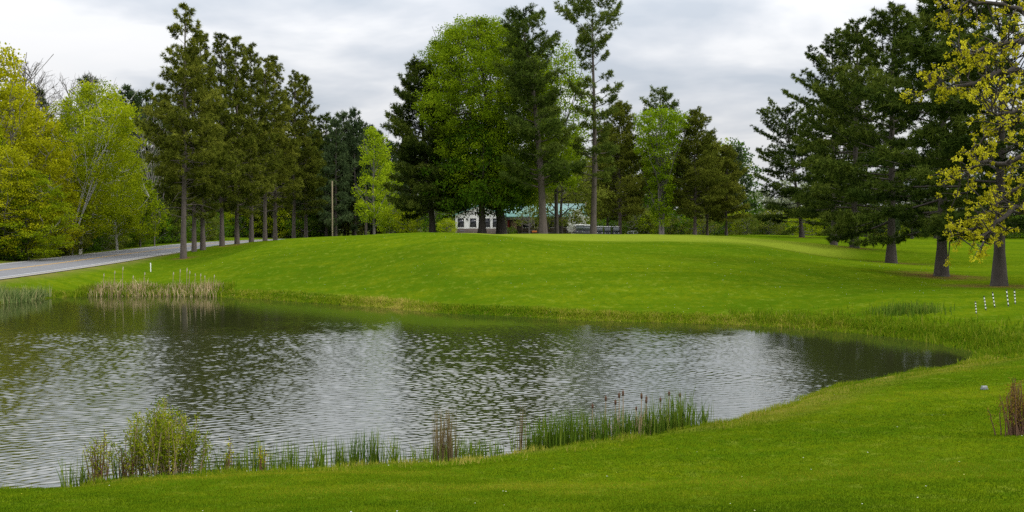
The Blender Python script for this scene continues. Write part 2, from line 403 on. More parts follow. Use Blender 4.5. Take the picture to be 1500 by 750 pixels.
# ------------------------------------------------------------------ foliage generators
def blades(rs, Cn, A, ln, wd, spread=.9, tri=True):
    """needle / leaf blades: centres Cn (n,3), axis A (n,3)"""
    n = len(Cn); rv = unit(rs.normal(size=(n, 3)))
    D = unit(A * (1 - spread * .5) + rv * spread)
    S = unit(np.cross(D, unit(rs.normal(size=(n, 3)))))
    l = ln * rs.uniform(.65, 1.15, n)[:, None]; w = wd * rs.uniform(.7, 1.2, n)[:, None]
    if tri:
        V = np.stack([Cn - S * w * .5, Cn + S * w * .5, Cn + D * l], 1).reshape(-1, 3)
        return V, np.arange(3 * n).reshape(-1, 3)
    Nn = np.cross(D, S)
    V = np.stack([Cn, Cn + D * l * .5 + S * w * .5 + Nn * l * .06, Cn + D * l, Cn + D * l * .5 - S * w * .5 + Nn * l * .06], 1).reshape(-1, 3)
    return V, np.arange(4 * n).reshape(-1, 4)

def curve_trunk(rs, H, r, lean=(0, 0), wig=.15, flare=1.5, n=12, topr=.06):
    t = np.linspace(0, 1, n)
    ph = rs.uniform(0, 6, 4)
    x = lean[0] * t ** 1.3 + wig * np.sin(t * 4 + ph[0]) * t; y = lean[1] * t ** 1.3 + wig * np.sin(t * 3.4 + ph[1]) * t
    P = np.c_[x, y, H * t - .25 * (t == 0)]
    rad = r * (1 - t) ** .8 * .95 + topr * r
    rad = rad * (1 + (flare - 1) * np.exp(-t * H / .55))
    P = np.insert(P, 1, [P[0] * .7 + P[1] * .3 * np.array([1, 1, 0]) + [0, 0, .35]], 0); rad = np.insert(rad, 1, rad[0] * .5 + rad[1] * .55)
    return P, rad

def pine(seed, H=25, base=.35, Rm=3.6, shape=None, nb=70, dens=9.0, ln=.42, wd=.075, bl=12, e0=-5, e1=40, up=.18, tr=.26, lean=(0, 0), thick=.10,
         dead=14, gaps=0.0, t0=.25, wig=.15, wide=.34, flare=1.5, clumps=None, jit=.04):
    rs = np.random.RandomState(seed)
    shape = shape or (lambda u: np.clip(1.05 * (1 - u) ** .75 + .06, 0, 1) * np.clip(.55 + u * 2.5, 0, 1))
    P, rad = curve_trunk(rs, H, tr, lean, wig, flare)
    parts = tube(P, rad, 10)
    zt = P[:, 2]
    def trunk_at(h): return np.array([np.interp(h, zt, P[:, 0]), np.interp(h, zt, P[:, 1]), h])
    Cs = []; As = []; cr = []
    u = (np.arange(nb) + rs.uniform(0, 1, nb)) / nb
    if clumps: u = np.array([c for c in u if rs.rand() < np.interp(c, *clumps)])
    u = u[rs.rand(len(u)) > gaps]
    az = rs.uniform(0, 6.28) + np.arange(len(u)) * 2.399 + rs.normal(0, .35, len(u))
    for ui, a in zip(u, az):
        h = H * (base + (1 - base) * ui * .985)
        L = Rm * float(shape(ui)) * rs.uniform(.62, 1.18) + .25
        e = R(e0 + (e1 - e0) * ui + rs.normal(0, 7))
        b0 = trunk_at(h); hd = np.array([math.cos(a), math.sin(a), 0]); pp = np.array([-hd[1], hd[0], 0])
        upk = up * rs.uniform(.6, 1.3)
        def pt(t): t = np.asarray(t)[..., None]; return b0 + L * (t * math.cos(e) * hd + np.concatenate([0 * t, 0 * t, t * math.sin(e) + upk * t * t], -1))
        tt = np.linspace(0, .96, 5)
        br = np.interp(h, zt, rad) * .32 * min(1, L / Rm + .3)
        parts += tube(pt(tt), np.linspace(max(.02, br), .012, 5), 4, False)
        n = int(dens * L ** 1.35) + 5
        t = t0 + (1.04 - t0) * rs.beta(1.5, 1.05, n)
        wv = wide * L * np.sqrt(np.clip(np.sin(PI * np.clip((t - t0 * .6) / (1.12 - t0 * .6), 0, 1)), .05, 1))
        v = rs.uniform(-1, 1, n)
        q = pt(t) + (v * wv)[:, None] * (pp * .95 + hd * .25) - (np.abs(v) * wv * .12)[:, None] * np.array([0, 0, 1]) + rs.normal(0, 1, (n, 3)) * [.1, .1, thick * L ** .5]
        ax = unit(hd * .8 + pp * v[:, None] * .9 + np.array([0, 0, .55]) + rs.normal(0, .2, (n, 3)))
        Cs.append(q); As.append(ax); cr.append(np.clip(.44 + rs.normal(0, .13) + .40 * (t - .62) + rs.normal(0, .13, n), 0, 1))
    # leader tufts
    hs = H * rs.uniform(.93, 1.0, 14); Cs.append(np.array([trunk_at(h) for h in hs]) + rs.normal(0, .1, (14, 3))); As.append(np.tile([0, 0, 1.0], (14, 1))); cr.append(np.full(14, .5))
    Cn = np.concatenate(Cs); An = np.concatenate(As); rr = np.concatenate(cr)
    Cb = np.repeat(Cn, bl, 0) + rs.normal(0, jit, (len(Cn) * bl, 3)); Ab = np.repeat(An, bl, 0)
    Vb, Fb = blades(rs, Cb, Ab, ln, wd, .85)
    rb = np.clip(np.repeat(rr, bl) + rs.normal(0, .12, len(Cb)), 0, 1)
    for k in range(dead):
        h = H * rs.uniform(.16, base + .12); a = rs.uniform(0, 6.28); L = rs.uniform(.6, 2.6) * Rm / 3.6
        b0 = trunk_at(h); hd = np.array([math.cos(a), math.sin(a), 0]); dr = rs.uniform(-.5, .25)
        parts += tube([b0 + hd * L * t + np.array([0, 0, 1]) * L * (dr * t * t + .15 * t) + rs.normal(0, .05, 3) for t in np.linspace(0, 1, 5)], np.linspace(.045, .012, 5), 4, False)
    return parts, (Vb, Fb, rb)

def leafy(seed, H=20, base=.2, Rm=5, shape=None, nl=9, nclus=300, per=60, cs=.75, leaf=(.24, .17), tr=.3, lean=(0, 0), steep=(35, 75), shell=.55,
          forks=1, flare=1.6, hang=0.0, twigs=True, wig=.3, spread0=.25, top=1.0, lop=0.25):
    """broad-leaved tree: trunk(s), limbs that reach into the crown, twigs, leaf clumps"""
    rs = np.random.RandomState(seed)
    shape = shape or (lambda u: np.sqrt(np.clip(1 - (2 * (u - .45) / 1.1) ** 2, 0.02, 1)))
    parts = []; limbs = []
    for f in range(forks):
        a = rs.uniform(0, 6.28) if forks > 1 else 0
        ln_ = (lean[0] + (Rm * .3 * math.cos(a + f * 2.4) if forks > 1 else 0), lean[1] + (Rm * .3 * math.sin(a + f * 2.4) if forks > 1 else 0))
        P, rad = curve_trunk(rs, H * rs.uniform(.86, .95), tr * (1 if f == 0 else rs.uniform(.55, .85)), ln_, wig, flare, 14)
        if forks > 1: P[:, :2] += rs.normal(0, tr * .5, 2)
        parts += tube(P, rad, 9); limbs.append((P, rad))
    nmain = len(limbs)
    for k in range(nl):
        P0, r0 = limbs[k % nmain]
        h = H * (base * .75 + (0.80 - base * .75) * rs.uniform(0, 1) ** 1.25)
        a = k * 2.399 + rs.uniform(-.4, .4)
        b0 = np.array([np.interp(h, P0[:, 2], P0[:, 0]), np.interp(h, P0[:, 2], P0[:, 1]), h]); rb = np.interp(h, P0[:, 2], r0) * .55
        el = R(rs.uniform(*steep)); L = min(H * rs.uniform(.3, .5), Rm * 1.0 / max(.25, math.cos(el)), (H * .97 - h) / max(.2, math.sin(el)))
        t = np.linspace(0, 1, 6); hd = np.array([math.cos(a), math.sin(a), 0])
        Q = b0 + (t * L)[:, None] * (hd * math.cos(el)) + (L * math.sin(el) * t ** 1.15)[:, None] * np.array([0, 0, 1]) + rs.normal(0, .025 * L, (6, 3)) * t[:, None]
        rr = np.linspace(max(.035, rb), .025, 6)
        parts += tube(Q, rr, 6, False); limbs.append((Q, rr))
    LP = np.concatenate([np.array([np.array([np.interp(s, np.linspace(0, 1, len(P)), P[:, j]) for j in range(3)]).T for s in np.linspace(.2, 1, 16)]) for P, _ in limbs])
    LP = LP[LP[:, 2] > H * base * .7]
    # uneven outline: low-frequency lobes in direction space
    lob = rs.normal(0, 1, (10, 3)); lobp = rs.uniform(0, 6, 10)
    cl = []
    while len(cl) < nclus:
        u = rs.uniform(0, 1); a = rs.uniform(0, 6.28)
        bump = 1 + lop * .4 * sum(math.sin(3.2 * (lob[i] @ np.array([math.cos(a), math.sin(a), u * 2])) + lobp[i]) for i in range(10)) / 2.2
        rmax = Rm * float(shape(u)) * bump
        if rs.rand() > (float(shape(u)) + .15): continue
        r = rmax * (shell + (1 - shell) * rs.rand()) if rs.rand() < .72 else rmax * math.sqrt(rs.rand())
        z = H * (base + (top - base) * u); f = z / H
        cl.append([r * math.cos(a) + lean[0] * f ** 1.3, r * math.sin(a) + lean[1] * f ** 1.3, z])
    cl = np.array(cl)
    if twigs:
        for c in cl[::2]:
            d = np.linalg.norm((LP - c) * [1, 1, 1.0] + [0, 0, .6], axis=1); j = LP[np.argmin(d + (LP[:, 2] > c[2]) * 1.5)]
            if np.linalg.norm(j - c) > 5: continue
            m = (j + c) / 2 + rs.normal(0, .12, 3) - [0, 0, .1 * np.linalg.norm(j - c)]
            parts += tube([j, m, c], [.04, .026, .01], 4, False)
    n = nclus * per
    cc = np.repeat(cl, per, 0); sz = np.repeat(rs.uniform(.6, 1.25, nclus), per)[:, None] * cs
    g3 = unit(rs.normal(size=(n, 3))) * (rs.rand(n, 1) ** .45)
    q = cc + g3 * sz * [1.15, 1.15, .72] - np.array([0, 0, hang]) * rs.rand(n, 1)
    ax = unit(g3 + np.array([0, 0, -.25 - hang]) + rs.normal(0, .35, (n, 3)))
    V, Fq = blades(rs, q, ax, leaf[0], leaf[1], .75, False)
    rr = np.clip(np.repeat(rs.normal(.48, .17, nclus), per) + rs.normal(0, .13, n) + .10 * g3[:, 2], 0, 1)
    return parts, (V, Fq, rr)

def bare(seed, H=18, tr=.14, n1=16, lean=(0, 0), stems=1, steep=(45, 75)):
    """leafless twiggy tree"""
    rs = np.random.RandomState(seed); parts = []
    for s in range(stems):
        ln_ = (lean[0] + rs.normal(0, .06 * H) * (stems > 1), lean[1] + rs.normal(0, .06 * H) * (stems > 1))
        P, rad = curve_trunk(rs, H * rs.uniform(.8, 1), tr * rs.uniform(.7, 1), ln_, .3, 1.3); parts += tube(P, rad, 7)
        for k in range(n1):
            h = H * rs.uniform(.35, .92); b0 = np.array([np.interp(h, P[:, 2], P[:, 0]), np.interp(h, P[:, 2], P[:, 1]), h])
            a = rs.uniform(0, 6.28); el = R(rs.uniform(*steep)); L = (H - h) * .5 + .8
            d = np.array([math.cos(a) * math.cos(el), math.sin(a) * math.cos(el), math.sin(el)])
            Q = [b0 + d * L * t + rs.normal(0, .03 * L, 3) * t for t in np.linspace(0, 1, 4)]; parts += tube(Q, np.linspace(.05, .012, 4), 4, False)
            for j in range(6):
                t = rs.uniform(.3, 1); q0 = b0 + d * L * t; dd = unit(d + rs.normal(0, .5, 3)); l2 = L * .35 * rs.uniform(.5, 1.2)
                parts += tube([q0, q0 + dd * l2 * .5 + rs.normal(0, .05, 3), q0 + dd * l2], [.022, .016, .008], 3, False)
    return parts

M = {}
M['bark_pine'] = bark_mat('pine_bark', (.050, .040, .033), (.150, .118, .098))
M['bark_dark'] = bark_mat('dark_bark', (.030, .024, .019), (.085, .068, .054))
M['bark_grey'] = bark_mat('grey_bark', (.09, .08, .07), (.22, .20, .18), 5, .4)
M['bark_birch'] = bark_mat('birch_bark', (.46, .44, .40), (.66, .64, .60), 4, .6, bands=True)
M['bark_pale'] = bark_mat('pale_bark', (.17, .155, .135), (.30, .28, .25), 5, .4)
M['n_red'] = leaf_mat('red_pine_needles', (.022, .030, .004), (.075, .090, .010), (.155, .165, .022), .15)
M['n_white'] = leaf_mat('white_pine_needles', (.022, .038, .007), (.064, .092, .014), (.12, .145, .024), .18)
M['n_dark'] = leaf_mat('dark_conifer_needles', (.007, .014, .003), (.030, .048, .007), (.098, .125, .018), .12)
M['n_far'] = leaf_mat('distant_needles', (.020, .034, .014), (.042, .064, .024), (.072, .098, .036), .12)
M['l_maple'] = leaf_mat('maple_leaves', (.050, .090, .003), (.105, .165, .005), (.165, .225, .008), .42)
M['l_low'] = leaf_mat('deep_green_leaves', (.020, .050, .003), (.048, .095, .005), (.085, .145, .008), .36)
M['l_yel'] = leaf_mat('yellow_green_leaves', (.080, .090, .003), (.245, .252, .005), (.40, .38, .012), .45)
M['l_birch'] = leaf_mat('birch_leaves', (.07, .11, .003), (.175, .225, .005), (.28, .31, .012), .45)
M['l_lime'] = leaf_mat('lime_leaves', (.06, .10, .003), (.155, .225, .006), (.26, .33, .012), .45)
M['l_hazy'] = leaf_mat('haze_paled_leaves', (.10, .12, .06), (.19, .21, .12), (.28, .29, .18), .3)  # far wood only: distance haze is put into this pale greyish leaf colour
M['l_olive'] = leaf_mat('olive_leaves', (.035, .048, .006), (.085, .105, .012), (.15, .165, .025), .35)
M['l_white'] = leaf_mat('white_blossom', (.28, .31, .22), (.46, .47, .38), (.62, .62, .55), .3)
M['l_maple_new'] = leaf_mat('young_maple_leaves', (.12, .115, .005), (.31, .29, .010), (.50, .46, .03), .4)

def make_tree(name, label, cat, gen, bark, leafm, loc, rz=0, scale=1, group=None):
    parts, fol = gen
    t = thing(name, label, cat, loc, rz, scale, group)
    link('trunk', np_mesh('trunk', parts, [M[bark]], smooth=True), t)
    if fol is not None:
        V, Fc, rr = fol
        link('crown', np_mesh('crown', [(V, Fc, 0)], [M[leafm]], {'rnd': ('FACE', rr)}), t)
    return t
def base_at(px, d): x = X(px, d); return (x, d, gz(x, d) - .02)
def hsc(px, d, top, H):  # scale that brings a tree of height H up to picture row `top`
    return (at(px, top, d)[2] - gz(X(px, d), d)) / H

# ---------------- red pine row on the left
RP = 'red pines in the row along the road'
gens = [dict(seed=11, base=.30, Rm=4.2, nb=92, lean=(.6, 0), clumps=([0, .55, .75, 1], [1, 1, .75, .6])), dict(seed=12, base=.17, Rm=3.8, nb=88), dict(seed=13, base=.24, Rm=4.0, nb=88, lean=(-.5, .3)), dict(seed=14, base=.14, Rm=3.8, nb=90)]
row = [(268, 106, 6, 0, 0, 'tallest red pine with bare grey trunk, at the left end of the pine row'),
       (284, 113, 70, 1, 1, 'thin red pine right behind the tallest pine of the row, dark narrow trunk'),
       (297, 114, 48, 2, 2, 'red pine with curved trunk and pale dead limbs, third in the row'),
       (325, 124, 50, 1, 3, 'red pine with straight trunk against the road end, fourth of the row'),
       (347, 127, 54, 3, 4, 'red pine with a thick grey trunk and brownish crown, fifth in the row'),
       (368, 133, 66, 2, 5, 'red pine on the crest of the lawn, sixth in the row from the pond'),
       (388, 140, 84, 0, 1.3, 'red pine among the close set trunks on the crest, seventh in the row'),
       (403, 150, 82, 1, 2.2, 'red pine with sunlit upper crown, eighth in the row'),
       (430, 158, 106, 2, 3.7, 'red pine with short narrow crown, next to last in the row'),
       (448, 160, 110, 3, .6, 'red pine at the right end of the row, nearest the wooden utility pole')]
protos = {}
for px, d, top, k, rz, lab in row:
    loc = base_at(px, d); s = hsc(px, d, top, 25)
    if k not in protos:
        protos[k] = make_tree('red_pine', lab, 'pine tree', pine(H=25, tr=.27, dens=6.6, ln=.40, wd=.075, bl=20, t0=.4, jit=.03, **{'dead': 26, **gens[k]}), 'bark_pine', 'n_red', loc, rz, s, RP)
    else: dup(protos[k], loc, rz, (s * .98, s * .98, s), lab, RP)

# ---------------- tall white pines and big maple in the middle
shp_w = lambda u: np.interp(u, [0, .12, .3, .5, .7, .85, 1], [.75, 1, .8, .95, .72, .62, .25])
d = 146
make_tree('white_pine', 'leaning white pine with thick trunk and ragged layered crown beside the big maple', 'pine tree',
          pine(21, H=30, base=.22, Rm=5.0, shape=lambda u: np.interp(u, [0, .15, .35, .55, .7, .85, 1], [.95, 1, .85, .8, .85, .8, .35]), nb=80, dens=12.5, ln=.5, wd=.08, bl=13, e0=5, e1=30, up=.22, tr=.55, lean=(-2.6, 0), dead=10, wide=.36, gaps=.12, wig=.5, t0=.25),
          'bark_pine', 'n_white', base_at(796, 139), 0, hsc(796, 139, 24, 30))
make_tree('white_pine', 'tall thin white pine with long bare trunk and small open tufted crown', 'pine tree',
          pine(22, H=31, base=.26, Rm=4.0, shape=lambda u: np.interp(u, [0, .1, .3, .45, .55, .75, .9, 1], [.75, .85, .62, .85, .55, .95, 1.25, .75]), nb=84, dens=10.5, ln=.48, wd=.08, bl=12, e0=-5, e1=50, up=.15, tr=.43, lean=(.15, 0), dead=16, wide=.32, gaps=.1, wig=.45, t0=.50,
               clumps=([0, .12, .17, .25, .3, .42, .48, .55, .62, .7, .78, 1], [.9, .9, .7, .9, .6, .9, .9, .45, .5, .9, 1, 1])),
          'bark_pine', 'n_white', base_at(869, 142), .4, hsc(869, 142, 18, 31))
make_tree('dark_pine', 'dark dense pine at the left edge of the big maple, low drooping boughs', 'pine tree',
          pine(23, H=25, base=.14, Rm=6.4, shape=lambda u: np.interp(u, [0, .1, .3, .6, .85, 1], [.8, 1, .95, .7, .42, .15]), nb=130, dens=11, ln=.46, wd=.085, bl=12, e0=-12, e1=40, tr=.45, dead=4, lean=(-2.6, 0)), 'bark_dark', 'n_dark', base_at(634, 150), 0, hsc(612, 150, 92, 25))
vase = lambda u: np.interp(u, [0, .1, .3, .6, .8, .93, 1], [.5, .8, .98, 1, .85, .55, .25])
make_tree('maple_tree', 'big broad maple with vase shaped bright green crown, tallest leafy tree by the clubhouse', 'maple tree',
          leafy(31, H=29, base=.15, Rm=10.2, shape=vase, nl=30, nclus=2300, per=80, cs=.95, leaf=(.25, .18), tr=.62, steep=(52, 80), lean=(-3.2, 0), forks=3, lop=.42, shell=.5), 'bark_dark', 'l_maple', base_at(735, 150), 0, hsc(720, 150, 30, 29))
make_tree('maple_tree', 'lower dark green maple in front of the white building, short single trunk', 'maple tree',
          leafy(32, H=14, base=.18, Rm=6.2, nl=14, nclus=280, per=55, cs=.9, leaf=(.32, .24), tr=.42, steep=(20, 60), lop=.3, shape=lambda u: np.interp(u, [0, .2, .5, .8, 1], [.7, 1, .95, .7, .25])), 'bark_dark', 'l_low', base_at(706, 147), 0, hsc(700, 147, 165, 14))
make_tree('maple_tree', 'light leafy tree showing behind the leaning white pine, thin spring foliage', 'maple tree',
          leafy(33, H=25, base=.25, Rm=4.6, nl=16, nclus=330, per=36, cs=.9, leaf=(.32, .22), tr=.28, steep=(45, 75), lop=.35), 'bark_dark', 'l_maple', base_at(815, 160), 0, hsc(815, 160, 62, 25))
make_tree('small_tree', 'rounded olive green tree before the teal roof, twiggy and half leafed', 'tree',
          leafy(34, H=11, base=.15, Rm=5.2, nl=16, nclus=150, per=34, cs=.9, leaf=(.32, .22), tr=.22, steep=(25, 60), lop=.3), 'bark_dark', 'l_olive', base_at(822, 172), 0, hsc(812, 172, 215, 11))
make_tree('small_tree', 'twiggy small tree with sparse leaves in front of the clubhouse roof', 'tree',
          leafy(36, H=6.5, base=.25, Rm=3.2, nl=14, nclus=60, per=18, cs=.6, leaf=(.24, .16), tr=.14, steep=(25, 60), lop=.3), 'bark_grey', 'l_olive', base_at(776, 180), 0, hsc(776, 180, 292, 6.5))
make_tree('small_tree', 'white blossoming small tree drooping beside the teal roof', 'tree',
          leafy(35, H=4.6, base=.2, Rm=1.7, nl=10, nclus=60, per=40, cs=.5, leaf=(.22, .15), tr=.10, steep=(30, 60), hang=.5), 'bark_dark', 'l_white', base_at(846, 183), 0, 1.05)
# right-of-centre group
kd = lambda u: np.interp(u, [0, .08, .3, .6, .85, 1], [.75, 1, .95, .76, .45, .14])
cp = make_tree('red_pine', 'dark pyramidal pine right of the tall bare pine, behind the golf carts', 'pine tree',
          pine(41, H=24, base=.16, Rm=5.9, shape=kd, nb=104, dens=9.5, ln=.48, wd=.09, bl=11, e0=-5, e1=42, tr=.32, dead=6), 'bark_pine', 'n_red', base_at(908, 186), 0, hsc(908, 186, 152, 24))
cp2 = make_tree('red_pine', 'dark broad pine right of the lime green tree', 'pine tree',
          pine(42, H=24, base=.18, Rm=6.0, shape=kd, nb=104, dens=9.5, ln=.48, wd=.09, bl=11, e0=-5, e1=42, tr=.32, dead=6), 'bark_pine', 'n_red', base_at(1018, 184), 0, hsc(1018, 184, 163, 24))
dup(cp, base_at(1064, 190), 2.0, (.66, .66, hsc(1064, 190, 214, 24)), 'shorter dark pine at the right end of the middle group of trees')
dup(cp2, base_at(1036, 196), 1.0, (.7, .7, hsc(1036, 196, 205, 24)), 'pine half hidden between the broad dark pine and the short end pine')
dup(cp, base_at(890, 200), 4.0, (.75, .75, hsc(888, 200, 190, 24)), 'pine behind the trunk of the tall bare pine')
make_tree('lime_tree', 'bright lime green tree with fan of upright stems between two dark pines', 'tree',
          leafy(43, H=21, base=.10, Rm=4.3, shape=lambda u: np.interp(u, [0, .2, .5, .8, .93, 1], [.2, .36, .62, .95, 1, .5]), nl=26, nclus=250, per=50, cs=.85, leaf=(.34, .22), tr=.30, steep=(60, 82), forks=4, lop=.25), 'bark_grey', 'l_lime', base_at(968, 182), 0, hsc(968, 182, 160, 21))
make_tree('white_pine', 'blue green white pine with flat spreading top rising behind the lime green tree', 'pine tree',
          pine(44, H=30, base=.3, Rm=5.4, shape=lambda u: np.interp(u, [0, .5, .8, 1], [1, .95, .75, .3]), nb=60, dens=7, ln=.6, wd=.11, bl=11, e0=0, e1=32, tr=.4, dead=4, gaps=.15), 'bark_pine', 'n_white', base_at(966, 235), 0, hsc(966, 235, 132, 30))
make_tree('lime_tree', 'yellow green spindly tree at the left of the dark pine by the maple', 'tree',
          leafy(45, H=17, base=.12, Rm=3.0, nl=14, nclus=130, per=46, cs=.8, leaf=(.34, .22), tr=.2, steep=(35, 70), lop=.4), 'bark_grey', 'l_lime', base_at(548, 196), 0, hsc(552, 196, 188, 17))

dup([o for o in C.objects if o.get('label', '').startswith('yellow green spindly')][0], base_at(570, 203), 2.0, hsc(570, 203, 238, 17), 'lower yellow green tree just right of the spindly one, before the dark pine')
# ---------------- big conifers on the right
kb = lambda u: np.interp(u, [0, .06, .25, .5, .75, .92, 1], [.85, 1, 1, .84, .56, .27, .06])
rlab = ['shorter broad pine at the far left of the right hand conifers', 'slim tall pine with open top, second of the right hand conifers',
        'dense black green conifer with boughs almost to the ground, third of the right hand row', 'tall layered conifer with short clear trunk, fourth of the right hand row',
        'huge conifer with thick trunk standing in brown needle litter, last but one on the right', 'nearest conifer of the right hand row, thick dark trunk in a ring of brown needles']
rpar = [(1175, 166, 166, 51, 20, dict(Rm=6.6, base=.10, nb=90, lean=(-3.2, 0), shape=lambda u: np.interp(u, [0, .2, .5, .8, .93, 1], [.8, 1, 1, .85, .6, .3]))), (1222, 132, 56, 52, 25, dict(Rm=5.4, base=.17, nb=84, lean=(-.6, 0), shape=lambda u: np.interp(u, [0, .2, .5, .75, .9, 1], [.8, .95, 1, .78, .45, .15]))), (1252, 112, 30, 53, 23, dict(Rm=6.2, base=.12, nb=92)),
        (1306, 94, 10, 54, 20, dict(Rm=6.0, base=.17, nb=88)), (1380, 70, -70, 55, 20, dict(Rm=5.0, base=.13, nb=92, shape=lambda u: np.interp(u, [0, .1, .3, .5, .7, .88, 1], [.85, 1, .98, .78, .5, .24, .06]))), (1465, 59, -140, 56, 18, dict(Rm=5.2, base=.15, nb=86, tr=.27))]
for (px, d, top, sdn, Hh, kw), lab in zip(rpar, rlab):
    kk = dict(shape=kb, dens=9.5, ln=.34, wd=.06, bl=20, jit=.03, gaps=.12, e0=-12, e1=40, up=.14, tr=.32, dead=6, thick=.05, wide=.28, flare=1.9, t0=.3); kk.update(kw)
    make_tree('conifer_tree', lab, 'conifer', pine(sdn, H=Hh, **kk), 'bark_dark', 'n_dark', base_at(px, d), 0 if 'lean' in kw else .7 * sdn, hsc(px, d, top, Hh))

# ---------------- left woodland across the road
LW = 'yellow green young trees of the wood across the road'
yg = [make_tree('young_maple', 'yellow green spring maple at the front of the wood across the road', 'tree',
      leafy(60 + k, H=18, base=.06, Rm=4.6, nl=20, nclus=380, per=52, cs=.8, leaf=(.26, .19), tr=.17, steep=(30, 70), lop=.35, forks=1 + k % 2,
            shape=lambda u: np.interp(u, [0, .15, .5, .8, 1], [.7, 1, .95, .65, .2])), 'bark_grey', ['l_yel', 'l_yel', 'l_birch'][k], base_at([22, 62, -30][k], [108, 112, 104][k]), k, [hsc(22, 108, 120, 18), hsc(62, 112, 165, 18), hsc(-30, 104, 150, 18)][k], LW) for k in range(3)]
lab_y = yg[0]['label']; yg[1]['label'] = lab_y; yg[2]['label'] = lab_y
for px, d, top, k, rz in [(-8, 118, 62, 0, 2.1), (85, 124, 200, 0, 1.2), (40, 100, 250, 2, .5), (8, 99, 215, 1, 3.3), (-45, 118, 150, 1, 5), (95, 130, 240, 1, 2), (-70, 104, 165, 0, 1)]:
    s = hsc(px, d, top, 18); dup(yg[k], base_at(px, d), rz, (max(s, .8), max(s, .8), s), lab_y, LW)
bt = make_tree('birch_tree', 'birch clump with leaning white stems and full light green crown beside the road', 'birch tree',
      leafy(66, H=19, base=.14, Rm=5.2, nl=12, nclus=480, per=56, cs=.85, leaf=(.25, .18), tr=.15, steep=(40, 70), lop=.3, forks=5, lean=(2.5, -.5), wig=.5, flare=1.1,
            shape=lambda u: np.interp(u, [0, .15, .5, .8, 1], [.55, .85, 1, .8, .3])), 'bark_birch', 'l_birch', base_at(116, 124), 0, hsc(130, 124, 122, 19))
dup(bt, base_at(172, 138), 2.6, hsc(175, 138, 190, 19), 'second birch with green crown, between the leaning birch clump and the bare birches')
make_tree('birch_tree', 'leaning birches with long bare white stems in front of the light green birch clump', 'birch tree',
      leafy(71, H=17, base=.50, Rm=3.6, nl=8, nclus=150, per=50, cs=.8, leaf=(.25, .18), tr=.11, steep=(45, 75), lop=.35, forks=6, lean=(5.0, 0), wig=.6, flare=1.1), 'bark_birch', 'l_birch', base_at(104, 117), 0, hsc(140, 117, 150, 17))
make_tree('birch_tree', 'leafless grey birches with several thin pale stems left of the tallest pine', 'birch tree', (bare(67, 19, .075, 9, stems=4), None), 'bark_pale', None, base_at(226, 160), 0, hsc(226, 160, 165, 19))
make_tree('bare_tree', 'leafless twiggy grey tree rising above the yellow green wood at far left', 'bare tree', (bare(68, 20, .11, 34, stems=3, steep=(35, 70)), None), 'bark_grey', None, base_at(50, 126), 0, hsc(50, 126, 84, 20))
make_tree('bare_tree', 'leafless grey tree top standing above the birch crown', 'bare tree', (bare(69, 20, .11, 30, stems=3, steep=(35, 70)), None), 'bark_grey', None, base_at(126, 150), 0, hsc(126, 150, 100, 20))
make_tree('small_tree', 'small bright green tree at the wood edge left of the tallest pine', 'tree',
      leafy(70, H=9, base=.1, Rm=3, nl=12, nclus=130, per=46, cs=.7, leaf=(.28, .2), tr=.1, steep=(25, 60), lop=.4), 'bark_grey', 'l_birch', base_at(205, 158), 0, hsc(205, 158, 262, 9))
# conifers and mixed trees that fill the wood behind
FC = 'dark conifers of the wood behind'
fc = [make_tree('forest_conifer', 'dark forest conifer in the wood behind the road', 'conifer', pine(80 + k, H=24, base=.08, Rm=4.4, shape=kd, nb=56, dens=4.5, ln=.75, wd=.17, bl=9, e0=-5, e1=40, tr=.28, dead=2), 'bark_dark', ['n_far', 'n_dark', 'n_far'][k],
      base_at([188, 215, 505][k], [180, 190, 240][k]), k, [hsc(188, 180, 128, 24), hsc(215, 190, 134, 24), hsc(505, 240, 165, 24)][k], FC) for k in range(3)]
FD = 'leafy trees of the wood behind'
fd = [make_tree('forest_tree', 'leafy tree in the wood behind, thin spring foliage', 'tree', leafy(85 + k, H=18, base=.08, Rm=4.8, nl=12, nclus=150, per=26, cs=1.05, leaf=(.48, .36), tr=.2, steep=(35, 70), lop=.35), 'bark_grey', ['l_birch', 'l_olive', 'l_low'][k],
      base_at([150, 240, 300][k], [150, 185, 235][k]), k, [hsc(150, 150, 200, 18), hsc(240, 185, 215, 18), hsc(300, 235, 235, 18)][k], FD) for k in range(3)]
rs = np.random.RandomState(5)
lc, ld = fc[0]['label'], fd[0]['label']
for o in fc: o['label'] = lc
for o in fd: o['label'] = ld
# hand placed tops that show against the sky
for px, d, top in [(130, 172, 112), (100, 168, 150), (165, 185, 140), (238, 205, 140), (-20, 150, 140), (60, 150, 130), (478, 235, 168), (492, 230, 175), (520, 236, 160), (530, 240, 178), (545, 246, 185), (556, 250, 192), (572, 240, 210),
                   (460, 250, 185), (200, 215, 150), (20, 165, 130), (260, 235, 170), (590, 262, 215)]:
    k = rs.randint(3); s = hsc(px, d, top, 24); dup(fc[k], base_at(px, d), rs.uniform(0, 6), (max(s * rs.uniform(.75, 1), .6),) * 2 + (s,), lc, FC)
for px in range(250, 600, 17):
    d = rs.uniform(246, 285); top = rs.uniform(170, 215); k = rs.randint(3); s = hsc(px, d, top, 24)
    dup(fc[k], base_at(px + rs.uniform(-6, 6), d), rs.uniform(0, 6), (s * .9, s * .9, s), lc, FC)
for px in range(244, 480, 15):
    d = rs.uniform(228, 262); top = rs.uniform(175, 225); k = rs.randint(3); s = hsc(px, d, top, 24)
    if d > 236 or px > 330: dup(fc[k], base_at(px, max(d, 240)), rs.uniform(0, 6), (s, s, s), lc, FC)
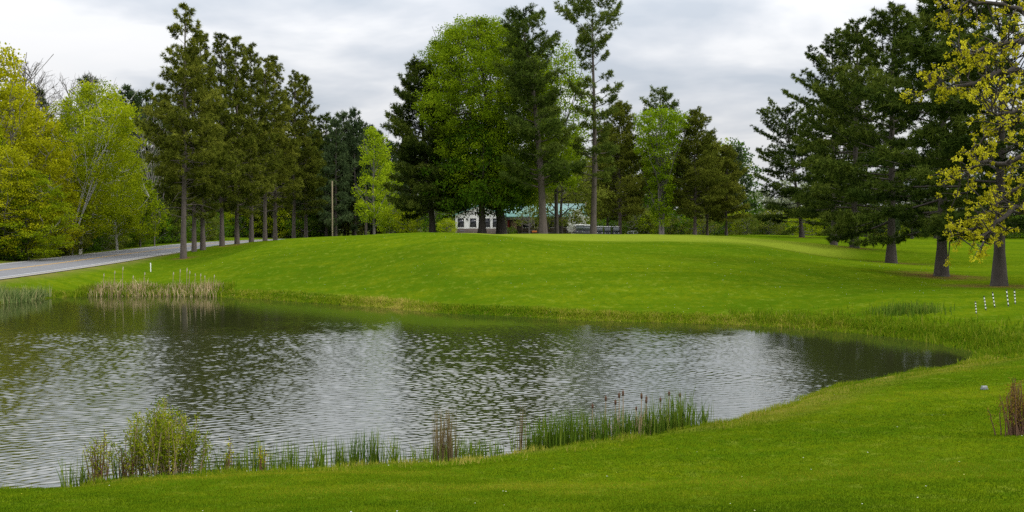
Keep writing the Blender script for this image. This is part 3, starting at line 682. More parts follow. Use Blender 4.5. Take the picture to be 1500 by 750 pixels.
for px in range(-60, 250, 22):
    d = 150 + max(0, px) * .22 + rs.uniform(0, 30); top = rs.uniform(170, 230); k = rs.choice([0, 1, 1, 2]); s = hsc(px, d, top, 18)
    dup(fd[k], base_at(px + rs.uniform(-8, 8), d), rs.uniform(0, 6), s, ld, FD)
for px in range(255, 600, 24):
    d = rs.uniform(238, 262); top = rs.uniform(255, 300); k = rs.choice([0, 0, 1, 2]); s = hsc(px, d, top, 18)
    dup(fd[k], base_at(px, d), rs.uniform(0, 6), (max(s, .6),) * 2 + (s,), ld, FD)
for px in range(610, 1090, 26):
    d = rs.uniform(225, 280); top = rs.uniform(205, 255); k = rs.choice([0, 1, 1, 2]); s = hsc(px, d, top, 18)
    dup(fd[k], base_at(px, d), rs.uniform(0, 6), (max(s, .7),) * 2 + (s,), ld, FD)
for px in range(600, 1090, 40):
    d = rs.uniform(240, 290); top = rs.uniform(190, 235); k = rs.randint(3); s = hsc(px, d, top, 24)
    dup(fc[k], base_at(px, d), rs.uniform(0, 6), (max(s, .6),) * 2 + (s,), lc, FC)
for px in range(1100, 1640, 30):
    d = rs.uniform(240, 300); top = rs.uniform(282, 305); k = rs.choice([0, 1, 2]); s = hsc(px, d, top, 18)
    dup(fd[k], base_at(px, d), rs.uniform(0, 6), (max(s, .75),) * 2 + (s,), ld, FD)
for px in range(1200, 1640, 34):
    d = rs.uniform(170, 230); top = rs.uniform(150, 240); k = rs.randint(3); s = hsc(px, d, top, 24)
    dup(fc[k], base_at(px, d), rs.uniform(0, 6), (max(s, .7),) * 2 + (s,), lc, FC)
# far wood as one mass
def far_wood():
    Vs = []; Fs = []; rr = []; off = 0
    for k in range(150):
        a = rs.uniform(-.62, .62); d = rs.uniform(330, 430); x, y = math.sin(a) * d * 1.05, math.cos(a) * d
        V, Fq, q = far_lo[rs.randint(3)]; s = rs.uniform(.75, 1.1); c_, s_ = math.cos(k), math.sin(k)
        Vr = np.c_[V[:, 0] * c_ - V[:, 1] * s_, V[:, 0] * s_ + V[:, 1] * c_, V[:, 2] * .78] * s + [x, y, .6]
        Vs.append(Vr); Fs.append(Fq + off); rr.append(q); off += len(V)
    return np.concatenate(Vs), np.concatenate(Fs), np.concatenate(rr)
far_lo = [leafy(95 + k, H=20, base=.02, Rm=6.5, nl=1, nclus=70, per=18, cs=1.5, leaf=(.95, .75), twigs=False)[1] for k in range(3)]
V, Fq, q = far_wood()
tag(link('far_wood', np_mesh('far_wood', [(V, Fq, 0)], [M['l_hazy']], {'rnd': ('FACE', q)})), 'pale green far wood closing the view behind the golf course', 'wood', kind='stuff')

# shrubs at the wood edge
SH = 'shrubs along the edge of the wood'
sh = [make_tree('shrub', 'leafy shrub in the undergrowth at the wood edge beyond the road', 'shrub', leafy(100 + k, H=3.4, base=.02, Rm=2.1, nl=8, nclus=70, per=36, cs=.55, leaf=(.2, .15), tr=.05, steep=(30, 70), lop=.4, forks=3), 'bark_grey', ['l_low', 'l_birch', 'l_olive'][k],
      base_at([15, 60, 100][k], [99, 108, 116][k]), k, 1, SH) for k in range(3)]
for o in sh: o['label'] = sh[0]['label']
for i in range(46):
    y = 92 + i * 2.6 + rs.uniform(-1, 1); xr = np.interp(y, road_c[:, 1], road_c[:, 0]) - 8.2 - rs.uniform(0, 3.5)
    dup(sh[rs.choice([0, 0, 1, 2])], (xr, y, gz(xr, y)), rs.uniform(0, 6), rs.uniform(.7, 1.5), sh[0]['label'], SH)
for px in list(range(262, 480, 18)):
    d = rs.uniform(236, 246); dup(sh[rs.choice([0, 0, 1])], base_at(px, d), rs.uniform(0, 6), rs.uniform(1.2, 2), sh[0]['label'], SH)
BH = 'shrubs bordering the lawn behind the trees'
lb = 'low shrub bordering the far lawn behind the trees'
for px in list(range(870, 1110, 16)) + list(range(1110, 1600, 17)):
    d = rs.uniform(205, 225) if px < 1110 else rs.uniform(200, 240)
    dup(sh[rs.choice([0, 1, 2])], base_at(px, d), rs.uniform(0, 6), rs.uniform(1.0, 1.7), lb, BH)
for px, d, s, lab in [(580, 165, 1.3, 'bright green bush at the foot of the dark pine, left side'), (598, 160, 1.0, 'small bright bush just right of its taller twin beside the dark pine'), (748, 178, .5, 'small round dark bush in front of the clubhouse doors'), (655, 185, .9, 'bush behind the left corner of the white building')]:
    dup(sh[1 if px < 700 else 0], base_at(px, d), px, s, lab)

# ------------------------------------------------------------------ foreground maple whose boughs hang in from the right
def front_maple():
    rs = np.random.RandomState(7); d0 = 21.0
    bx, by = X(1640, d0), d0; bz = gz(bx, by)
    t = thing('maple_tree', 'near maple hanging over from the right edge with clusters of young yellow leaves', 'maple tree', (bx, by, bz - .03))
    O = np.array([bx, by, bz])
    parts = tube([[0, 0, -.2], [.02, 0, .4], [.05, .05, 2.2], [.0, .1, 4.2], [.1, .2, 6.5], [.2, 0, 9.5]], [.36, .26, .22, .19, .14, .05], 12)
    def w(px, py, d): return at(px, py, d) - O
    limbs = [
        [(1640, 210, 21), (1570, 130, 20.6), (1505, 104, 20.2), (1462, 105, 19.8), (1428, 118, 19.6), (1392, 128, 19.4), (1362, 122, 19.3)],
        [(1640, 120, 21), (1580, 60, 21), (1530, 30, 21), (1480, 8, 20.7), (1430, 2, 20.5), (1385, 14, 20.4)],
        [(1640, 150, 21), (1560, 40, 20.2), (1500, 58, 19.6), (1450, 66, 19.2), (1410, 82, 19)],
        [(1640, 290, 21), (1580, 235, 20.5), (1520, 222, 20), (1470, 238, 19.6), (1432, 236, 19.4), (1405, 262, 19.2)],
        [(1640, 270, 21), (1570, 240, 21.5), (1510, 262, 21.8), (1474, 285, 22), (1448, 312, 22), (1420, 336, 22), (1392, 346, 22)],
        [(1640, 240, 21), (1560, 180, 22), (1500, 172, 22.5), (1460, 190, 22.8), (1425, 215, 23)],
        [(1640, 300, 21), (1575, 290, 20), (1520, 300, 19.5), (1485, 306, 19.2), (1455, 330, 19), (1440, 350, 19)],
        [(1640, 215, 21), (1590, 150, 19.4), (1520, 150, 18.4), (1480, 165, 18), (1448, 160, 17.8)],
    ]
    # limbs on the far side of the trunk, out of frame
    L3 = [catmull(np.array([w(*q) for q in l]), 5, False) for l in limbs]
    for k in range(9):
        a = rs.uniform(-1.2, 1.2); e = rs.uniform(.4, 1.0); h = rs.uniform(4.5, 8)
        dv = np.array([math.cos(a) * math.cos(e), math.sin(a) * math.cos(e), math.sin(e)])
        L3.append(np.array([[.1, .1, h] + dv * L * 3.6 + rs.normal(0, .1, 3) * L for L in np.linspace(0, 1, 14)]))
    for P in L3:
        P[1:-1] += rs.normal(0, .025, P[1:-1].shape); parts += tube(P, np.linspace(.095, .014, len(P)), 7, False)
    tips = []
    for P in L3:
        m = len(P)
        for i in range(int(m * .22), m):
            for q in range(2 if (i < m * .8 and rs.rand() < .8) else 1 + (i >= m * .8)):
                ax = unit(P[min(i + 1, m - 1)] - P[max(i - 1, 0)])
                dv = unit(ax * .5 + rs.normal(0, .75, 3) + [0, 0, .15]); L = rs.uniform(.25, .85) * (1.1 - .35 * i / m)
                p1 = P[i] + dv * L * .5 + rs.normal(0, .04, 3); p2 = P[i] + dv * L + [0, 0, .06]
                parts += tube([P[i], p1, p2], [.016, .011, .006], 4, False)
                tips += [p2, p1 + rs.normal(0, .03, 3)] if rs.rand() < .7 else [p2]
                for z in range(rs.randint(0, 3)):
                    d2 = unit(dv + rs.normal(0, .7, 3)); p3 = p1 + d2 * L * rs.uniform(.35, .6); parts += tube([p1, (p1 + p3) / 2 + [0, 0, .02], p3], [.009, .007, .004], 3, False); tips.append(p3)
    link('trunk', np_mesh('trunk', parts, [M['bark_grey2']], smooth=True), t)
    tips = np.array(tips); per = 22; nn = len(tips)
    cc = np.repeat(tips, per, 0); g3 = unit(rs.normal(size=(nn * per, 3))) * rs.rand(nn * per, 1) ** .5
    sz = np.repeat(rs.uniform(.5, 1.25, nn), per)[:, None]
    V, Fq = blades(rs, cc + g3 * .055 * sz - [0, 0, .02], unit(g3 + [0, 0, -.5]), .046, .032, .8, False)
    rr = np.clip(np.repeat(rs.normal(.5, .18, nn), per) + rs.normal(0, .15, nn * per), 0, 1)
    link('crown', np_mesh('crown', [(V, Fq, 0)], [M['l_maple_new']], {'rnd': ('FACE', rr)}), t)
M['bark_grey2'] = bark_mat('maple_bark', (.022, .017, .012), (.065, .05, .038), 14, .4)
front_maple()

# ------------------------------------------------------------------ grasses, reeds and shore plants
M['grass_near'] = leaf_mat('lawn_blades', (.034, .066, .002), (.072, .112, .0025), (.16, .165, .010), .2)
M['grass_shore'] = leaf_mat('bank_grass', (.045, .10, .003), (.12, .155, .006), (.31, .255, .06), .3)
M['reed_green'] = leaf_mat('reed_leaves', (.032, .070, .006), (.080, .130, .012), (.19, .205, .035), .28)
M['reed_tan'] = leaf_mat('dead_reed_leaves', (.10, .075, .035), (.27, .21, .11), (.46, .38, .24), .2)
M['reed_grey'] = leaf_mat('grey_green_reeds', (.05, .085, .02), (.11, .15, .045), (.27, .23, .11), .2)
M['willow'] = leaf_mat('willow_leaves', (.05, .09, .004), (.16, .19, .008), (.33, .31, .025), .35)
M['stem_red'] = plain('reddish_stems', (.14, .07, .035), .8, var=.3)
M['stem_tan'] = plain('dry_stems', (.30, .22, .13), .8, var=.3)
M['brown_head'] = plain('seed_head_brown', (.10, .05, .025), .95, var=.3, scale=40)
def gblades(rs, B, hgt, wd, lean=.25, seg=2):
    """upright curved grass blades from base points B (n,3); returns V,F (quads + tip folded)"""
    n = len(B); h = hgt * np.ones(n); a = rs.uniform(0, 6.28, n); S = np.c_[np.cos(a), np.sin(a), 0 * a] * (wd * np.ones(n) * .5)[:, None]
    b = rs.uniform(0, 6.28, n); l = np.abs(rs.normal(0, lean, n)); D = np.c_[np.cos(b) * l, np.sin(b) * l, 0 * b]
    rows = []
    for k in range(seg + 1):
        t = k / seg; c = B + D * (h * t ** 1.7)[:, None] + np.array([0, 0, 1]) * (h * t * (1 - .12 * l * t))[:, None]; wk = (1 - t) ** .6 if k < seg else .06
        rows += [c - S * wk, c + S * wk]
    V = np.stack(rows, 1).reshape(-1, 3); m = 2 * (seg + 1); o = np.arange(n)[:, None] * m
    Fq = np.concatenate([np.stack([o[:, 0] + 2 * k, o[:, 0] + 2 * k + 1, o[:, 0] + 2 * k + 3, o[:, 0] + 2 * k + 2], -1) for k in range(seg)])
    return V, Fq, seg
def vgz(P): return gridval(P, Gz)
def grass_obj(name, label, cat, rs, P, h, w, mat, rr, lean=.3, seg=2, kind='stuff'):
    B = np.c_[P, vgz(P) - .01]; V, Fq, seg = gblades(rs, B, h, w, lean, seg)
    return tag(link(name, np_mesh(name, [(V, Fq, 0)], [M[mat]], {'rnd': ('FACE', np.tile(np.clip(rr, 0, 1), seg))})), label, cat, kind=kind)
rs = np.random.RandomState(77)
# mown near lawn
n = 640000
yy_ = 9.5 + 24 * rs.rand(n) ** 1.5; xx_ = (rs.rand(n) * 2 - 1) * (.56 * yy_ + 1.0); P = np.c_[xx_, yy_]
s_ = gridval(P, sd); P = P[s_ > .25]; nb_ = len(P)
pat = np.sin(P[:, 0] * .9 + np.sin(P[:, 1] * .7) * 2) * np.sin(P[:, 1] * 1.1 + P[:, 0] * .35)
rr = .46 + 1.3 * (vnoise(P[:, 0] * .35 + 9, P[:, 1] * .6, 21) - .5) * .55 + .5 * (vnoise(P[:, 0] * 1.3, P[:, 1] * 1.9, 22) - .5) + .12 * pat * np.sin(P[:, 0] * .23 + 1) + .10 * np.sin(P[:, 1] * .8 + P[:, 0] * .12) + rs.normal(0, .15, nb_) + .10 * np.sin(P[:, 0] * 3.1) * np.sin(P[:, 1] * 3.7)
rr = rr + .75 * np.clip(1 - gridval(P, sd) / 1.8, 0, 1) * sstep(-2, 5, P[:, 0]) * (vnoise(P[:, 0] * .9, P[:, 1] * 1.4, 31) > .35)
grass_obj('lawn_grass', 'short mown green grass covering the near bank', 'grass', rs, P, rs.uniform(.018, .042, nb_), .004 + .0005 * P[:, 1], 'grass_near', rr, .45, 1)
# scattered daisies and dandelions
m_fl = leaf_mat('flower_petals', (.40, .36, .03), (.42, .42, .30), (.50, .50, .46), .2)
fy = np.concatenate([rs.uniform(11, 34, 90), rs.uniform(50, 90, 500)]); fx = np.where(fy < 40, rs.uniform(-.48, .5, 590), rs.uniform(-.30, .42, 590)) * fy; P = np.c_[fx, fy]
P = P[gridval(P, sd) > .6]; B = np.c_[P, vgz(P) + np.where(P[:, 1] < 40, .02, .03)]; nf = len(P); sz = np.where(P[:, 1] < 40, .009, .017) * rs.uniform(.7, 1.3, nf)
ang = np.linspace(0, 2 * PI, 6, endpoint=False); ring = np.stack([np.cos(ang), np.sin(ang), 0 * ang], 1)
ctr = B + np.c_[np.zeros((nf, 2)), sz * .5]; Vf = np.concatenate([ctr[:, None], B[:, None] + ring[None] * sz[:, None, None]], 1).reshape(-1, 3); o = np.arange(nf)[:, None, None] * 7
Ff = (o + np.array([[0, 1 + i, 1 + (i + 1) % 6] for i in range(6)])[None]).reshape(-1, 3)
tag(link('lawn_flowers', np_mesh('lawn_flowers', [(Vf, Ff, 0)], [m_fl], {'rnd': ('FACE', np.repeat(rs.rand(nf), 6))})), 'tiny pale daisies and dandelions sprinkled over the lawns', 'flowers', kind='stuff')
# rough grass along the whole shore
seg_ = np.roll(pond, -1, 0) - pond; ln_ = np.linalg.norm(seg_, axis=1)
def shore_pts(n, lo, hi, sel=None):
    k = rs.choice(len(pond), n, p=ln_ / ln_.sum()); t = rs.rand(n)[:, None]; base = pond[k] + seg_[k] * t
    nr = nrm[k] * sgn; off = rs.uniform(lo, hi, n)[:, None]; P = base + nr * off
    return P
sgn = 1 if sdist(pond[:1] + nrm[:1] * .2, pond)[0] > 0 else -1
P = np.concatenate([shore_pts(120000, -.1, .8), shore_pts(40000, .5, 1.6)]); far = P[:, 1] > 33
clump = np.sin(P[:, 0] * 2.3 + P[:, 1]) * np.sin(P[:, 1] * 1.9 - P[:, 0] * .7) + .5 * np.sin(P[:, 0] * 6.1)
keep = rs.rand(len(P)) < np.where(far, .85, .55 + .3 * clump); P, clump, far = P[keep], clump[keep], far[keep]
h = np.where(far, rs.uniform(.04, .17, len(P)), rs.uniform(.04, .13, len(P))) * (1 + .35 * clump)
rr = rs.normal(.36, .18, len(P)) + .30 * np.sin(P[:, 0] * .55 + 2) * np.sin(P[:, 0] * .21 + P[:, 1] * .1) + .12 * clump
grass_obj('shore_grass', 'rough yellow and green grass fringing the pond', 'grass', rs, P, h, np.where(far, .05, .014), 'grass_shore', rr, .35)
# tall wet grass at the right hand end of the pond
P = np.c_[rs.uniform(10, 24, 60000), rs.uniform(33, 52, 60000)]; s_ = gridval(P, sd); dens = np.exp(-((s_ - .6) / 1.6) ** 2)
P = P[(s_ > -.5) & (rs.rand(len(P)) < dens) & (P[:, 1] > 34.5 - (P[:, 0] - 17) * .2)]
grass_obj('marsh_grass', 'tall bright green wet grass around the right hand end of the pond', 'grass', rs, P, rs.uniform(.08, .30, len(P)) * (1 + .5 * np.sin(P[:, 0] * 2.7 + P[:, 1]) * np.sin(P[:, 1] * 2.1 - P[:, 0])), .04, 'grass_shore', rs.normal(.30, .18, len(P)), .45)
# reed bed along the far left shore
def bed(px0, px1, n, lo, hi):
    px = rs.uniform(px0, px1, n); py = np.interp(px, [a for a, b in far_px[::-1]], [b for a, b in far_px[::-1]])
    B = np.array([at_z(a, b, WZ)[:2] for a, b in zip(px, py)]); return B + np.c_[rs.normal(0, .1, n), rs.uniform(lo, hi, n)]
P = bed(130, 318, 1700, -.3, 2.0); cl_ = np.sin(P[:, 0] * 2.1) * np.sin(P[:, 0] * .83 + 1)
grass_obj('reed_bed', 'tan dead reeds standing along the far left shore', 'reeds', rs, P, (.15 + .62 * rs.rand(len(P)) ** 1.6) * (1 + .35 * cl_), .045, 'reed_tan', rs.normal(.42, .25, len(P)), .42)
P = bed(100, 325, 8000, -.2, 3.2)
grass_obj('reed_bed', 'fresh green grass growing up through the tan reeds', 'reeds', rs, P, rs.uniform(.12, .5, len(P)), .05, 'grass_shore', rs.normal(.3, .2, len(P)), .3)
P = bed(-20, 58, 1300, -.5, 1.6)
grass_obj('reed_bed', 'grey green reeds in the corner of the pond beside the road', 'reeds', rs, P, (.25 + .7 * rs.rand(len(P)) ** 1.3), .045, 'reed_grey', rs.normal(.40, .25, len(P)), .4)
P = np.array([at(a, b, 47)[:2] for a, b in zip(rs.uniform(1300, 1362, 700), rs.uniform(455, 466, 700))]) + rs.normal(0, .5, (700, 2))
grass_obj('rush_patch', 'dark green rushes in the hollow of the far bank near the striped stakes', 'rushes', rs, P, rs.uniform(.2, .5, len(P)), .045, 'reed_green', rs.normal(.4, .2, len(P)), .3)
# pale fluffy stalks above the reed bed
for px, top in [(150, 402), (166, 398), (178, 392), (193, 405), (210, 400), (252, 400), (262, 396), (272, 394), (276, 398), (284, 402), (292, 402), (298, 405), (312, 404)]:
    py = np.interp(px, [a for a, b in far_px[::-1]], [b for a, b in far_px[::-1]]); b = at_z(px, py, WZ); y = b[1] + rs.uniform(.3, 1.6); x = X(px, y); z = gz(x, y)
    ht = (at(px, top, y)[2] - z)
    t = thing('reed_stalk', 'pale dry reed stalk with fluffy tip on the far left shore', 'reed', (x, y, z - .03), group='dry reed stalks on the far left shore')
    obj('stem', tube([[0, 0, 0], [.02, 0, ht * .5], [.05, 0, ht]], [.02, .018, .012], 5), M['stem_tan'], t)
    obj('seed_head', tube([[.045, 0, ht * .9], [.05, 0, ht * .93], [.06, 0, ht], [.06, 0, ht + .1]], [.015, .03, .032, .01], 6), M['pale_head'] if 'pale_head' in M else M.setdefault('pale_head', plain('pale_head', (.38, .33, .22), .95)), t, smooth=True)
# green reed clumps on the near shore: things
def near_shore_y(px):
    py = np.interp(px, [a for a, b in near_px], [b for a, b in near_px]); return at_z(px, py, WZ)
def reed_clump(px, hpx, nbl_, spread, label, mat='reed_green', inset=.15, w=.022, mean=.45, name='reed_clump', cat='reeds', lean=.16, group=None, hk=1.3):
    b = near_shore_y(px); x, y = b[0], b[1] + inset; z = WZ - .02; nbl = int(nbl_ * (1.9 if hk > 1.1 else 1.25))
    z0 = max(gz(x, y), -1.25)
    B = np.c_[rs.normal(0, spread, nbl), rs.normal(0, spread * .5, nbl)]
    zz = ground_z(B + [x, y]) - z0; Hm = (hpx * hk + 4) / F * y
    V, Fq, sg = gblades(rs, np.c_[B, zz - .02], Hm * (1.08 - .70 * rs.rand(nbl) ** 1.3) * rs.uniform(.75, 1.12), w, lean, 3)
    t = link(name, np_mesh(name, [(V, Fq, 0)], [M[mat]], {'rnd': ('FACE', np.tile(np.clip(rs.normal(mean, .18, nbl), 0, 1), sg))}), None, (x, y, z0))
    return tag(t, label, cat, group)
G1 = 'green reed clumps along the near shore'
for px, hp, nb_, sp in [(96, 36, 12, .07), (116, 40, 16, .05), (112, 24, 14, .12), (138, 28, 14, .08), (168, 42, 22, .12), (306, 36, 20, .12), (328, 42, 26, .09), (352, 36, 22, .10), (375, 44, 26, .12), (400, 34, 30, .16), (424, 36, 26, .13), (444, 28, 20, .12), (468, 44, 26, .07),
                        (492, 42, 22, .06), (506, 36, 24, .08), (520, 44, 28, .08), (543, 44, 30, .09), (550, 46, 20, .05), (562, 30, 12, .08), (576, 36, 18, .05), (600, 26, 26, .18), (626, 34, 30, .14), (672, 38, 40, .16), (694, 36, 36, .16), (714, 24, 24, .16)]:
    reed_clump(px, hp, nb_, sp, 'thin clump of upright green reeds at the near water edge', group=G1)
G2 = 'dense green reeds of the cattail stand'
for px, hp, nb_, sp in [(788, 48, 70, .20), (806, 60, 90, .22), (824, 62, 90, .22), (842, 64, 90, .22), (860, 58, 80, .22), (878, 56, 70, .22), (896, 54, 60, .22), (914, 56, 70, .22), (932, 58, 80, .22), (950, 60, 80, .22), (968, 60, 90, .22), (986, 56, 80, .2), (1004, 48, 60, .18), (1026, 36, 30, .10), (1033, 34, 24, .03)]:
    reed_clump(px, hp, nb_, sp, 'dense clump of tall green reeds in the cattail stand', group=G2, inset=.1, w=.024, mean=.38, hk=1.02)
reed_clump(649, 72, 60, .10, 'dark brown clump of dead stalks sticking up above the green reeds', 'reed_tan', name='dead_stalks', cat='dead stalks', mean=.05, w=.02, lean=.07)
reed_clump(764, 66, 10, .04, 'lone dead stalk cluster with green tip left of the cattail stand', 'reed_tan', name='dead_stalks', cat='dead stalks', mean=.15, w=.02, lean=.05)
# cattails with brown heads
for px, top, ht0 in [(868, 590, 0), (888, 578, 0), (902, 584, 0), (908, 573, 0), (914, 570, 0), (933, 594, 0), (940, 575, 0), (946, 578, 0), (948, 582, 0), (968, 581, 0), (981, 571, 0), (998, 574, 0)]:
    b = near_shore_y(px); y = b[1] + rs.uniform(-.1, .35); x = X(px, y); z = max(gz(x, y), -1.2); ht = at(px, top, y)[2] - z
    t = thing('cattail', 'dry cattail stalk with brown seed head standing in the green reeds', 'cattail', (x, y, z - .02), rs.uniform(0, 6), group='cattails with brown heads')
    lx = rs.normal(0, .03)
    obj('stem', tube([[0, 0, 0], [lx * .4, 0, ht * .5], [lx, 0, ht * .93]], [.014, .012, .008], 5), M['stem_tan'], t)
    obj('seed_head', tube([[lx, 0, ht * .885], [lx, 0, ht * .895], [lx, 0, ht * .975], [lx * 1.02, 0, ht * .985], [lx * 1.02, 0, ht * 1.02]], [.010, .024, .024, .008, .005], 8), M['brown_head'], t, smooth=True)
    nd = rs.randint(8, 15); V, Fq, sg = gblades(rs, np.c_[rs.normal(0, .03, (nd, 2)), np.zeros(nd)], ht * rs.uniform(.35, .72, nd), .042, .16, 3)
    link('dead_leaf', np_mesh('dead_leaf', [(V, Fq, 0)], [M['reed_tan']], {'rnd': ('FACE', np.tile(rs.uniform(.4, .9, nd), sg))}), t)
# willow shrubs at the near shore
def wand_shrub(px, toppx, wpx, nst, label, name, cat, leafm, stem, d=None, base=None, per=42, lsz=(.05, .018), seed=1, spread=.3, leaf_from=.25, wob=.04):
    q = np.random.RandomState(seed)
    if base is None: b = near_shore_y(px); x, y = b[0], b[1] - .15
    else: x, y = base
    z = gz(x, y); Hm = at(px, toppx, y)[2] - z; W = wpx / F * y * .5
    t = thing(name, label, cat, (x, y, z - .02)); parts = []; Cs = []; As = []
    for k in range(nst):
        r0 = q.normal(0, W * spread, 2) * [1, .6]; f = q.uniform(.55, 1.03) * Hm; e = q.normal(0, W * .28, 2) * [1, .7] + r0 * 1.1
        f *= max(.5, 1 - .22 * abs(e[0]) / W)
        tt = np.linspace(0, 1, 6); P = np.c_[r0[0] + (e[0] - r0[0]) * tt ** 1.2, r0[1] + (e[1] - r0[1]) * tt ** 1.2, f * tt] + q.normal(0, wob * .3, (6, 3)) * tt[:, None]
        parts += tube(P, np.linspace(.012, .004, 6), 4, False)
        lt = leaf_from + (1 - leaf_from) * q.rand(per) ** .7; Cs.append(np.stack([np.interp(lt, tt, P[:, j]) for j in range(3)], 1) + q.normal(0, wob, (per, 3))); As.append(np.tile([0, 0, 1.0], (per, 1)) + q.normal(0, .5, (per, 3)))
    link('stem', np_mesh('stem', parts, [M[stem]]), t)
    Cn = np.concatenate(Cs); V, Fq = blades(q, Cn, unit(np.concatenate(As)), lsz[0], lsz[1], .6, False)
    rr = np.clip(np.repeat(q.normal(.5, .2, nst), per) + q.normal(0, .12, len(Cn)), 0, 1)
    link('foliage', np_mesh('foliage', [(V, Fq, 0)], [M[leafm]], {'rnd': ('FACE', rr)}), t)
wand_shrub(243, 584, 92, 105, 'largest willow bush on the near shore, upright yellow green wands', 'willow_bush', 'bush', 'willow', 'stem_tan', seed=3, per=95, spread=.6, lsz=(.06, .022))
wand_shrub(152, 624, 40, 22, 'smaller brown stemmed willow bush at the left of the largest one', 'willow_bush', 'bush', 'willow', 'stem_red', seed=4, per=34, spread=.45, lsz=(.05, .02))
wand_shrub(190, 640, 44, 20, 'sparse arching willow stems between the two bushes', 'willow_bush', 'bush', 'willow', 'stem_red', seed=5, per=22, spread=.4)
wand_shrub(338, 640, 22, 6, 'wispy yellow sprig in the reeds right of the willow bush', 'willow_sprig', 'plant', 'l_maple_new', 'stem_red', seed=6, per=16, leaf_from=.7)
wand_shrub(384, 640, 22, 6, 'wispy yellow sprig in the reeds, second right of the willow bush', 'willow_sprig', 'plant', 'l_maple_new', 'stem_red', seed=8, per=16, leaf_from=.7)
M['l_red'] = leaf_mat('reddish_buds', (.06, .04, .008), (.14, .085, .015), (.20, .17, .02), .3)
wand_shrub(1497, 548, 62, 60, 'reddish brown twiggy bush on the lawn at the right edge', 'twiggy_bush', 'bush', 'l_red', 'stem_red', base=(X(1497, 18.4), 18.4), seed=9, per=40, spread=.35, lsz=(.035, .014))

# ------------------------------------------------------------------ golf course things
m_white = plain('white_enamel', (.78, .78, .76), .5, var=.06); m_black = plain('black_paint', (.015, .015, .016), .5, var=.1)
def stake(px, py0, py1, d, label, lean):
    x = X(px, d); z = gz(x, d); ht = (py0 - py1) / F * d
    t = thing('striped_stake', label, 'stake', (x, d, z), group='black and white striped stakes by the pond'); t.rotation_euler = (R(-4), R(lean), 0)
    k = 9
    obj('pole', tube([[0, 0, -.15], [0, 0, ht]], [.024, .024], 8), m_white, t)
    for i in range(0, k, 2):
        obj('stripe', tube([[0, 0, ht * i / k + .004], [0, 0, ht * (i + 1) / k]], [.027, .027], 8), m_black, t)
for a in [(1432, 465, 447, 45.5, 'striped stake furthest left, stands apart and nearest the water', -4), (1446, 461, 440, 46.5, 'striped stake second from the left by the pond', -7), (1459, 459, 436, 47, 'striped stake in the middle of the five, leaning left', -8), (1479, 459, 434, 47, 'tallest striped stake, fourth from the left', -6), (1489, 458, 437, 47.5, 'striped stake furthest right of the five', -3)]: stake(*a)
def post(name, label, cat, px, py0, py1, d, r, mat, cap=True):
    x = X(px, d); z = gz(x, d); ht = at(px, py1, d)[2] - z
    t = tag(obj(name, tube([[0, 0, -.2], [0, 0, ht * .97], [0, 0, ht]], [r, r, r * .8], 10), mat, None, (x, d, z)), label, cat); return t
post('marker_stake', 'short white marker stake on the grass bank below the road', 'stake', 220, 397, 385, 88, .035, m_white)
m_pole = bark_mat('weathered_wood', (.28, .22, .13), (.46, .38, .24), 9, .1)
post('utility_pole', 'tall bare wooden pole standing right of the red pine row', 'pole', 487, 350, 265, 205, .12, m_pole)
post('utility_pole', 'wooden pole behind the golf carts beside the white blossom', 'pole', 858, 345, 296, 205, .10, m_pole)
make_tree('dead_tree', 'slender dead trunk bending left at its top beside the yellow green tree', 'dead tree', (tube([[0, 0, -.2], [.05, 0, 4], [.1, 0, 8], [0, 0, 9.6], [-.7, 0, 10.2]], [.22, .19, .16, .12, .05], 8), None), 'bark_pine', None, base_at(536, 200))
# tee marker
x, y = X(1445, 25.2), 25.2; z = gz(x, y)
t = thing('tee_marker', 'small white and grey tee marker block lying on the near lawn at right', 'tee marker', (x, y, z + .03), .15)
obj('block', prism([(-.04, 0), (.04, 0), (.03, .055), (-.03, .055)], 'x', -.06, .06), plain('worn_white', (.27, .28, .29), .6), t, bevel=.006)
obj('base', box(-.078, .078, -.043, .043, -.04, -.002), plain('grey_plastic', (.12, .13, .14), .5), t)

# ------------------------------------------------------------------ clubhouse and surroundings
D0 = 192.0
m_wall = plain('white_siding', (.66, .66, .63), .7, var=.06, scale=1.5); m_brown = plain('brown_board', (.10, .075, .055), .7, var=.2)
m_teal, nt, out = newmat('teal_metal_roof')
tc = N(nt, 'ShaderNodeTexCoord').outputs['Object']; wv = N(nt, 'ShaderNodeTexWave', Scale=1.6); wv.bands_direction = 'X'; nt.links.new(tc, wv.inputs['Vector'])
c = mix(nt, noise(nt, tc, .8, 4, .6), (.07, .19, .16), (.14, .30, .25)); p = N(nt, 'ShaderNodeBsdfPrincipled', Roughness=.45); nt.links.new(c, p.inputs['Base Color'])
bp = N(nt, 'ShaderNodeBump', Strength=.6, Distance=.04); nt.links.new(ramp(nt, wv.outputs[0], [(.86, (0, 0, 0)), (.95, (1, 1, 1))]), bp.inputs['Height']); nt.links.new(bp.outputs[0], p.inputs['Normal']); nt.links.new(p.outputs[0], out.inputs[0])
m_glass, nt, out = newmat('dark_glass'); p = N(nt, 'ShaderNodeBsdfPrincipled', Roughness=.06); p.inputs['Base Color'].default_value = (.012, .014, .018, 1); nt.links.new(p.outputs[0], out.inputs[0])
m_red = plain('red_paint', (.30, .035, .02), .6); m_tan = plain('tan_door', (.42, .30, .17), .6); m_conc = plain('pale_concrete', (.50, .47, .42), .9, var=.12, scale=1); m_dark = plain('dark_plastic', (.03, .03, .032), .5); m_orange = plain('orange_plastic', (.70, .22, .03), .5); m_blue = plain('blue_plastic', (.08, .22, .35), .5)
fz = 1.62
